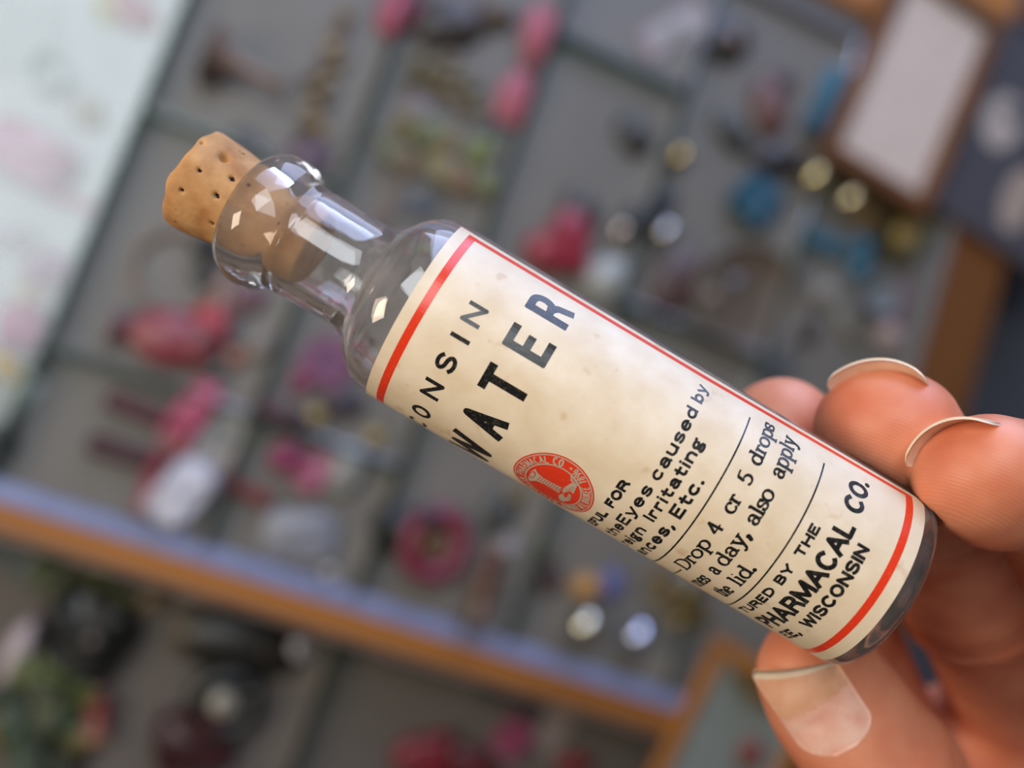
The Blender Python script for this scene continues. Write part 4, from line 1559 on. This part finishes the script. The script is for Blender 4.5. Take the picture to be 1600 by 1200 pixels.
# --- second column, near cell
toy_bar(168, 622, 296, 672, 9.5, (92, 24, 36), (158, 44, 64), 'dark maroon brush, the upper of the two by the front rail', head=.25)
toy_bar(140, 690, 262, 728, 9.5, (78, 26, 36), (150, 50, 62), 'dark maroon brush, the lower of the two by the front rail', head=.2)
pouch(300, 646, 13, 27, R_(-18), (224, 74, 116), (236, 120, 150), 'hot pink upright pouch at the heads of the maroon brushes', ht=7)
card(342, 680, 19, 27, R_(-14), (172, 166, 160), (206, 160, 158), 'grey card with a pinkish edge, left of the second divider', patch=(136, 140, 138))
lozenge(282, 694, 5, 5, 0, 5, (190, 84, 70), 'orange-red bead between the two maroon brushes and the grey card', 'charm', 'oval_charm', studs=[(0, 0, 1, (216, 130, 110))])
toy_bar(246, 700, 222, 802, 6, (176, 60, 84), (190, 90, 110), 'raspberry red stick left of the white purse', 'stick', .25, kind='toy_stick')
pouch(284, 770, 19, 27, R_(-20), (222, 222, 236), (196, 196, 214), 'white rounded toy purse at the front rail', ht=9)
# --- third column
lozenge(700, 40, 16, 11, .5, 6, (56, 44, 34), 'dark brown leather-like purse at the top edge right of the second divider', 'purse', 'coin_purse', studs=[(.5, 0, 1.6, (160, 120, 60)), (-.3, .2, 1.2, (120, 92, 50))])
lozenge(770, 24, 10, 7, .2, 5, (74, 54, 34), 'brown oval brooch with a gold stud at the top edge', 'brooch', 'brooch', studs=[(0, 0, 2.2, (176, 132, 62)), (.5, .1, 1.1, (190, 160, 130))])
bow(852, 20, 788, 190, 15, (206, 88, 108), (190, 84, 100), 'long pink bow left of the third divider')
beads([(648, 96), (672, 108), (694, 118), (718, 124), (738, 140), (708, 146), (686, 140), (664, 132), (722, 164), (744, 172), (640, 128), (700, 96)], 3.1, (150, 140, 40), 'olive-yellow bead in the heap right of the second divider', 'olive-yellow beads in a heap', cols=[(146, 122, 48), (128, 110, 48), (150, 130, 92)], rough=.35)
lozenge(652, 172, 8, 6, .2, 3, (150, 134, 138), 'pale mauve stone below the olive beads', 'stone', 'polished_stone', studs=[(0, 0, 1.2, (166, 150, 152))])
sprig(660, 238, 44, R_(6), (140, 128, 66), (120, 116, 50), 'yellow-green artificial sprig above the shoulder of the vial', n=9, seed=4, wide=1.3)
toy_bar(768, 200, 738, 302, 8, (50, 46, 68), (40, 38, 52), 'navy blue stick left of the third divider', 'stick', .35, kind='toy_stick')
toy_bar(618, 290, 594, 360, 5, (150, 124, 104), (134, 108, 90), 'tan stick behind the neck of the vial', 'stick', .3, kind='craft_stick')
lozenge(655, 322, 8, 5, .4, 3, (92, 102, 112), 'blue-grey flat stone above the glass shoulder', 'stone', 'polished_stone', studs=[(0, 0, 1.3, (112, 122, 130))])
flower(512, 568, 12, (150, 76, 120), (120, 90, 140), 'magenta and lilac fabric flower below the shoulder of the vial')
lozenge(478, 590, 5, 8, -.4, 4, (150, 44, 92), 'deep magenta oval charm left of the fabric flower', 'charm', 'oval_charm', studs=[(0, 0, 1.2, (180, 90, 120))])
lozenge(535, 632, 9, 6, .4, 4, (58, 44, 56), 'dark plum oval brooch below the fabric flower', 'brooch', 'brooch', studs=[(0, 0, 1.6, (84, 66, 78))])
beads([(492, 650), (584, 682)], 3.4, (206, 170, 66), 'yellow bead below the fabric flower near the paper label', 'two yellow beads')
toy_bar(398, 628, 476, 668, 10, (104, 56, 62), (70, 42, 46), 'brown-red brush right of the second divider', head=.4)
lozenge(448, 716, 7, 6, .3, 6, (164, 34, 92), 'vivid magenta bead in the near cell of the third column', 'charm', 'oval_charm', studs=[(0, 0, 1.3, (190, 80, 120))])
pouch(490, 740, 12, 16, R_(-20), (198, 92, 126), (176, 70, 104), 'rose pink small pouch below the fabric flower', ht=6)
lozenge(538, 735, 8, 12, R_(-14), 6, (160, 160, 150), 'pale grey-green oval soap-like charm left of the third divider', 'charm', 'oval_charm', studs=[(0, .1, 1.5, (178, 178, 168))])
toy_bar(344, 748, 424, 784, 7, (142, 40, 36), (150, 60, 52), 'brick red stick at the front rail right of the second divider', 'stick', .3, kind='toy_stick')
pouch(468, 836, 30, 20, R_(14), (180, 182, 192), (160, 160, 172), 'clear grey plastic packet at the front rail', ht=4, trans=.35, kind='plastic_packet', cat='packet')
ball(514, 893, 2.3, (226, 222, 224), 'small pearly white bead on the metal strip of the rail', 'bead', z=.004, rough=.2, metal=0, kind='pearl')
# --- fourth column below the vial
hoop(676, 848, 10.5, 4.2, (148, 34, 62), 'dark crimson bangle standing out below the paper label', 'bangle', charm=(2.2, 5, (60, 40, 70)), kind='bangle', sq=1.15)
lozenge(672, 852, 5, 6, .2, 3, (140, 92, 46), 'gold-brown charm inside the crimson bangle', 'charm', 'oval_charm', studs=[(0, 0, 1.2, (180, 130, 60))])
lozenge(614, 826, 9, 10, .4, 7, (38, 40, 40), 'black round pendant left of the crimson bangle', 'pendant', 'pendant', studs=[(.2, .2, 1.4, (70, 76, 70))])
figure(738, 974, 764, 856, 15, (122, 84, 66), (134, 64, 40), 'brown figurine lying by the front rail', base=(96, 84, 72))
lozenge(792, 858, 5, 6, .2, 4, (160, 148, 146), 'pale pinkish stone right of the brown figurine', 'stone', 'polished_stone', studs=[(0, 0, 1.2, (186, 176, 172))])
lozenge(776, 800, 6, 9, .2, 5, (66, 72, 70), 'dark green-grey oval charm under the round emblem of the label', 'charm', 'oval_charm', studs=[(0, 0, 1.2, (92, 98, 94))])
lozenge(806, 772, 5, 4, 0, 4, (140, 116, 60), 'ochre bead under the round emblem of the label', 'charm', 'oval_charm', studs=[(0, 0, 1.1, (160, 138, 80))])
lozenge(858, 902, 5, 7, .1, 4, (72, 34, 34), 'dark red-brown bead left of the orange one', 'charm', 'oval_charm', studs=[(0, 0, 1.1, (100, 56, 50))])
lozenge(914, 916, 7, 5, .4, 6, (214, 146, 48), 'orange-yellow charm above the silvery balls', 'charm', 'oval_charm', studs=[(0, 0, 1.5, (240, 186, 90))])
lozenge(952, 914, 5, 7, .3, 5, (84, 92, 170), 'blue oval charm right of the orange-yellow one', 'charm', 'oval_charm', studs=[(0, 0, 1.3, (120, 128, 200))])
ball(906, 974, 7, (214, 210, 190), 'silvery ball, left of the two at the front rail', cap=(190, 170, 110))
ball(988, 990, 6.5, (204, 212, 236), 'silvery ball, right of the two at the front rail', cap=(190, 190, 200))
beads([(1020, 900), (1044, 912), (1066, 924), (1086, 940), (1050, 944), (1028, 930), (1072, 958), (1096, 966), (1052, 968)], 3.2, (150, 120, 56), 'brass-coloured bead in the heap at the corner of the rail', 'brass-coloured beads', metal=.6, rough=.25, cols=[(160, 128, 60), (120, 98, 58), (176, 150, 90)])
lozenge(850, 856, 5, 5, 0, 4, (116, 116, 76), 'olive button left of the orange-yellow charm', 'button', 'button', studs=[(-.3, 0, .6, (90, 90, 60)), (.3, 0, .6, (90, 90, 60))])
lozenge(1095, 900, 8, 5, .4, 4, (150, 158, 176), 'pale blue stone by the lower edge of the label', 'stone', 'polished_stone', studs=[(0, 0, 1.2, (170, 178, 196))])
# --- fourth column, upper cells
card(1052, 48, 13, 34, R_(-38), (188, 180, 180), (196, 150, 164), 'long pale card with a pink edge at the top edge', patch=(160, 160, 158))
lozenge(1132, 66, 12, 10, .5, 6, (44, 40, 36), 'black purse with a tan clasp right of the long pale card', 'purse', 'coin_purse', studs=[(.1, -.1, 3.0, (170, 126, 92))])
lozenge(990, 214, 10, 7, R_(-30), 5, (56, 54, 52), 'charcoal oval brooch above the white and silver charms', 'brooch', 'brooch', studs=[(0, 0, 1.5, (84, 70, 64))])
ball(1056, 250, 4.2, (226, 196, 130), 'small gold ball alone in the upper middle compartment', cap=(160, 130, 70), rough=.18)
lozenge(906, 330, 10, 7, R_(-30), 5, (66, 58, 54), 'dark brown oval brooch above the red heart', 'brooch', 'brooch', studs=[(0, 0, 1.8, (96, 78, 68))])
heart(880, 392, 32, R_(60), 8, (186, 40, 62), 'shiny red heart charm above the upper edge of the label')
lozenge(946, 436, 9, 11, R_(-40), 8, (188, 192, 186), 'white egg-shaped charm beside the red heart', 'charm', 'oval_charm', studs=[(0, .2, 1.4, (206, 210, 204))])
ball(964, 366, 4, (214, 196, 178), 'rosy silver ball left of the bright silver one', cap=(150, 140, 130), rough=.2)
ball(1032, 368, 5, (216, 216, 216), 'bright silver ball above the red heart', cap=(150, 150, 150), rough=.2)
lozenge(1002, 344, 10, 7, .4, 5, (46, 46, 50), 'black oval brooch between the two silver balls', 'brooch', 'brooch', studs=[(0, 0, 1.4, (90, 90, 100))])
lozenge(1036, 316, 6, 6, .2, 4, (48, 46, 62), 'dark navy button above the silver balls', 'button', 'button', studs=[(-.3, 0, .7, (80, 78, 96)), (.3, 0, .7, (80, 78, 96))])
lozenge(1060, 440, 12, 16, R_(-30), 4, (92, 62, 56), 'brown-red flat purse left of the brown basket', 'purse', 'coin_purse', studs=[(.3, .2, 1.4, (126, 90, 80))])
plate(1165, 470, 26, (104, 86, 66), (126, 118, 104), 'brown shallow basket with a greyish rim in the middle of the case', kind='shallow_basket', cat='basket')
lozenge(1110, 464, 4, 4, 0, 3, (150, 130, 108), 'tan bead lying at the left side of the brown basket', 'charm', 'oval_charm', z=.0016, studs=[(0, 0, 1, (176, 156, 132))])
lozenge(1146, 440, 3.6, 3.6, 0, 3, (120, 120, 136), 'lilac-grey bead inside the brown basket', 'charm', 'oval_charm', z=.0016, studs=[(0, 0, 1, (150, 150, 166))])
lozenge(1262, 520, 4.5, 6, .3, 3, (70, 46, 40), 'dark maroon bead at the lower right of the brown basket', 'charm', 'oval_charm', studs=[(0, 0, 1, (96, 70, 62))])
pouch(1200, 572, 22, 14, R_(10), (94, 100, 104), (80, 84, 90), 'slate blue cloth pouch behind the upper edge of the label', ht=6)
# --- fifth column
pouch(1176, 318, 22, 22, R_(-25), (22, 92, 122), (50, 120, 150), 'teal blue pouch left of the gold balls', ht=9)
toy_bar(1304, 112, 1260, 214, 11, (44, 128, 160), (30, 100, 130), 'bright teal stick beside the wooden frame', 'stick', .4, kind='toy_stick')
lozenge(1200, 168, 9, 14, .4, 6, (120, 70, 62), 'reddish-brown oval purse above the teal pouch', 'purse', 'coin_purse', studs=[(.1, -.2, 2.2, (156, 104, 92))])
lozenge(1216, 128, 7, 6, .2, 5, (84, 48, 44), 'dark red-brown button above the reddish-brown purse', 'button', 'button', studs=[(-.3, 0, .7, (60, 36, 34)), (.3, 0, .7, (60, 36, 34))])
lozenge(1140, 208, 12, 6, R_(-32), 5, (60, 64, 62), 'dark green-grey long brooch left of the reddish-brown purse', 'brooch', 'brooch', studs=[(0, 0, 1.4, (88, 92, 90))])
lozenge(1212, 252, 13, 8, .2, 6, (42, 34, 32), 'near-black oval purse above the gold balls', 'purse', 'coin_purse', studs=[(.3, 0, 1.4, (90, 60, 50))])
ball(1262, 283, 6.5, (226, 210, 160), 'gold ball, left of the two bright ones below the wooden frame', cap=(140, 120, 60), rough=.2)
ball(1316, 318, 6.2, (230, 214, 170), 'gold ball, right of the two bright ones below the wooden frame', cap=(140, 120, 60), rough=.2)
lozenge(1350, 340, 8, 6, .2, 5, (134, 98, 44), 'amber oval charm right of the gold balls', 'charm', 'oval_charm', studs=[(0, 0, 1.4, (170, 130, 60))])
plate(1400, 366, 14, (84, 76, 32), (70, 66, 34), 'olive brass dish below the wooden frame', kind='shallow_dish', h=7)
lozenge(1410, 370, 6, 6, 0, 4, (186, 150, 62), 'gold button inside the olive brass dish', 'button', 'button', z=.0018, studs=[(-.3, 0, .8, (140, 110, 40)), (.3, 0, .8, (140, 110, 40))])
for (x, y, a, lb_) in ((1262, 372, .3, 'teal oval charm below the left gold ball'), (1296, 386, -.2, 'teal oval charm below the right gold ball'), (1344, 388, .5, 'teal oval charm left of the olive brass dish'), (1340, 420, .9, 'teal oval charm above the pale blue cup')):
    lozenge(x, y, 7, 5.5, a, 5, (26, 104, 132), lb_, 'charm', 'oval_charm', studs=[(0, 0, 1.3, (60, 140, 164))])
cup(1360, 464, 9, 9, (150, 162, 172), 'pale blue-grey toy cup left of the side rail', rz=.7)
lozenge(1290, 460, 8, 6, .4, 4, (150, 142, 124), 'cream-grey oval charm left of the pale blue cup', 'charm', 'oval_charm', studs=[(0, 0, 1.4, (172, 164, 148))])
toy_bar(1416, 440, 1396, 512, 5, (150, 96, 104), (130, 78, 88), 'dusty pink stick beside the side rail', 'stick', .3, kind='toy_stick')
lozenge(1386, 526, 7, 6, .3, 5, (196, 164, 152), 'pale pink oval charm above the middle fingertip', 'charm', 'oval_charm', studs=[(0, 0, 1.5, (214, 186, 176))])
lozenge(1328, 510, 12, 6, R_(-35), 4, (128, 124, 110), 'greyish long brooch left of the pale pink charm', 'brooch', 'brooch', studs=[(0, 0, 1.6, (150, 146, 132))])

# --- wooden frame with a beige card, and the framed portrait, leaning on the back of the case
def frame(corners, z, wood, inner, label, cat, kind, border, th=9.0, extra=None):
    """corners: three picture-plane spots (origin, along, across) on the level z"""
    o, a, c = [on_tray(*p, z) for p in corners]
    ux = a - o
    L = ux.length * 1000
    rz = math.atan2(ux.y, ux.x)
    vy = c - o
    W_ = (-math.sin(rz) * vy.x + math.cos(rz) * vy.y) * 1000
    sg = 1 if W_ > 0 else -1
    W_ = abs(W_)
    t = empty(kind, o, rz, label, cat)
    for nm, x0, x1, y0, y1 in (('side_bar', 0, border, 0, W_), ('side_bar', L - border, L, 0, W_), ('cross_bar', border + .1, L - border - .1, 0, border), ('cross_bar', border + .1, L - border - .1, W_ - border, W_)):
        m_ = MB()
        m_.box(x0, x1, min(sg * y0, sg * y1), max(sg * y0, sg * y1), 0, th, 1.2)
        m_.build(nm, wood, t)
    m_ = MB()
    m_.box(border * .8, L - border * .8, min(sg * border * .8, sg * (W_ - border * .8)), max(sg * border * .8, sg * (W_ - border * .8)), .2, th * .55, .2)
    m_.build('picture_card', inner, t)
    return t, L, W_, sg


t, L, W_, sg = frame([(1268, 243), (1402, -60), (1440, 325)],   .0083, DARK_WOOD, plastic((236, 210, 190), .6), 'brown wooden frame holding a plain beige card, lying across the back corner of the case', 'picture frame', 'picture_frame', 7.5)

# old portrait print in a slate mount
t, L, W_, sg = frame([(1446, 322), (1578, 20), (1660, 424)], .0045, plastic((84, 66, 64), .5), plastic((74, 72, 80), .55), 'old portrait photograph in a slate grey mount, partly out of view beside the wooden frame', 'photograph', 'framed_photograph', 3.0, 4.0)


def on_print(px, py):
    """a spot of the print, in the frame's own millimetres"""
    w = on_tray(px, py, .0045 + .0024) - t.location
    c, s = math.cos(-t.rotation_euler.z), math.sin(-t.rotation_euler.z)
    return np.array([(w.x * c - w.y * s) * 1000, (w.x * s + w.y * c) * 1000])


def print_patch(nm, px, py, a, b_, col, lay):
    c = on_print(px, py)
    m_ = MB()
    m_.prism(circle(1, 32, a, b_, c[0], c[1]), 2.15, 2.3 + .08 * lay, bev=0)
    m_.build(nm, plastic(col, .55), t, smooth=False)


print_patch('printed_figure', 1592, 312, 17, 9, (186, 160, 140), 0)
print_patch('printed_face', 1566, 190, 14.5, 10.5, (196, 178, 164), 1)
print_patch('printed_hair', 1582, 178, 4.5, 5, (112, 104, 104), 2)

# wooden-framed mirror at the near corner
frame([(1116, 990), (992, 1240), (1290, 1060)], .0045, RAIL_WOOD, plastic((148, 156, 142), .2), 'wooden framed panel with a pale grey-green centre leaning on the rail, left of the thumb', 'frame', 'wooden_frame', 6.5, 6)
beads([(1150, 1046), (1164, 1062), (1180, 1052), (1196, 1074), (1182, 1084), (1206, 1096), (1172, 1074)], 3.4, (140, 104, 50), 'brown-gold bead on the wooden framed panel beside the thumb', 'brown-gold beads beside the thumb', z=.0045 + .0037, metal=.4, rough=.3, cols=[(140, 104, 50), (110, 80, 44)])
lozenge(1172, 1176, 6, 6, .2, 4, (158, 60, 44), 'rust-red button on the wooden framed panel at the bottom edge', 'button', 'button', z=.0045 + .0037, studs=[(-.3, 0, .8, (110, 44, 36)), (.3, 0, .8, (110, 44, 36))])

# --- lower tray, in front of the rail
card(34, 872, 24, 14, -.3, (76, 88, 86), (58, 66, 66), 'slate green card at the left edge of the lower tray', z=ZLOW)
sprig(120, 898, 32, R_(-20), (72, 88, 24), (52, 56, 26), 'green artificial sprig under the rail at the left', z=ZLOW, n=8, seed=2, wide=1.2)
pouch(138, 985, 36, 32, R_(-15), (22, 24, 22), (40, 42, 44), 'black cloth purse in the lower tray', z=ZLOW, ht=11)
lozenge(146, 1000, 2.6, 2.6, 0, 2, (120, 106, 98), 'dull grey stud lying on the black cloth purse', 'stud', 'metal_stud', z=ZLOW + .011, studs=[(0, 0, .6, (150, 136, 126))])
lozenge(30, 1018, 5.5, 13, R_(-4), 6, (206, 186, 196), 'pale lilac long charm at the left edge of the lower tray', 'charm', 'oval_charm', z=ZLOW, studs=[(0, .3, 1.3, (224, 206, 214))])
sprig(88, 1066, 40, R_(-35), (104, 124, 40), (66, 80, 34), 'bright green artificial sprig in front of the black purse', z=ZLOW, n=9, seed=7, wide=1.5)
sprig(52, 1130, 46, R_(-55), (52, 66, 30), (38, 46, 26), 'dark green artificial sprig in the bottom left corner', z=ZLOW, n=10, seed=9, wide=1.3)
lozenge(8, 1136, 5, 8, 0, 4, (168, 128, 42), 'yellow-brown charm at the left edge near the bottom', 'charm', 'oval_charm', z=ZLOW, studs=[(0, 0, 1.3, (190, 150, 70))])
figure(152, 1150, 162, 1066, 12, (158, 66, 58), (120, 66, 60), 'brick red figurine in the lower tray', z=ZLOW, base=(176, 112, 52))
toy_bar(142, 1152, 108, 1200, 7, (70, 38, 28), (60, 34, 26), 'dark brown stick at the bottom edge of the lower tray', 'stick', z=ZLOW, kind='craft_stick')
lozenge(238, 938, 6, 5, .2, 5, (124, 104, 66), 'olive-tan bead under the rail in the lower tray', 'charm', 'oval_charm', z=ZLOW, studs=[(0, 0, 1.3, (150, 126, 84))])
lozenge(292, 988, 6, 8, .1, 5, (98, 84, 52), 'dull olive charm beside the black long purse', 'charm', 'oval_charm', z=ZLOW, studs=[(0, 0, 1.3, (116, 102, 66))])
lozenge(376, 1004, 26, 13, R_(4), 9, (30, 27, 22), 'black long purse under the rail in the lower tray', 'purse', 'coin_purse', z=ZLOW, studs=[(.4, 0, 2, (66, 52, 36))])
ball(466, 1010, 4.2, (226, 222, 230), 'pearly white ball under the rail in the lower tray', z=ZLOW, rough=.25, metal=0, kind='pearl_ball', cap=(170, 160, 150))
hoop(352, 1096, 11, 4.5, (30, 32, 30), 'black bangle with a white ball in it, in the lower tray', 'bangle', z=ZLOW, kind='bangle', charm=(.6, 5, (44, 46, 40)))
ball(348, 1094, 5, (214, 208, 186), 'cream ball inside the black bangle', z=ZLOW, rough=.3, metal=0, kind='pearl_ball', cap=(170, 160, 120))
pouch(306, 1156, 32, 26, R_(20), (70, 22, 26), (52, 20, 22), 'dark maroon cloth purse at the bottom edge of the lower tray', z=ZLOW, ht=9)
toy_bar(742, 1068, 836, 1104, 8, (60, 58, 60), (46, 46, 50), 'charcoal stick under the rail near the wooden framed panel', 'stick', z=ZLOW, kind='craft_stick')
heart(672, 1178, 30, R_(160), 8, (150, 28, 40), 'red heart charm at the bottom edge of the lower tray', z=ZLOW)
lozenge(738, 1196, 14, 8, R_(-20), 6, (112, 26, 34), 'dark red oval brooch at the bottom edge right of the red heart', 'brooch', 'brooch', z=ZLOW, studs=[(0, 0, 2, (150, 50, 60))])
pouch(800, 1152, 14, 18, R_(-30), (170, 60, 102), (196, 100, 134), 'magenta small pouch in the lower tray', z=ZLOW, ht=7)
card(864, 1136, 15, 24, R_(-16), (158, 140, 132), (140, 122, 116), 'pale beige card standing out in the lower tray below the rail', z=ZLOW)
lozenge(896, 1192, 9, 5, .2, 5, (150, 30, 36), 'scarlet charm at the bottom edge right of the beige card', 'charm', 'oval_charm', z=ZLOW, studs=[(0, 0, 1.4, (180, 70, 70))])
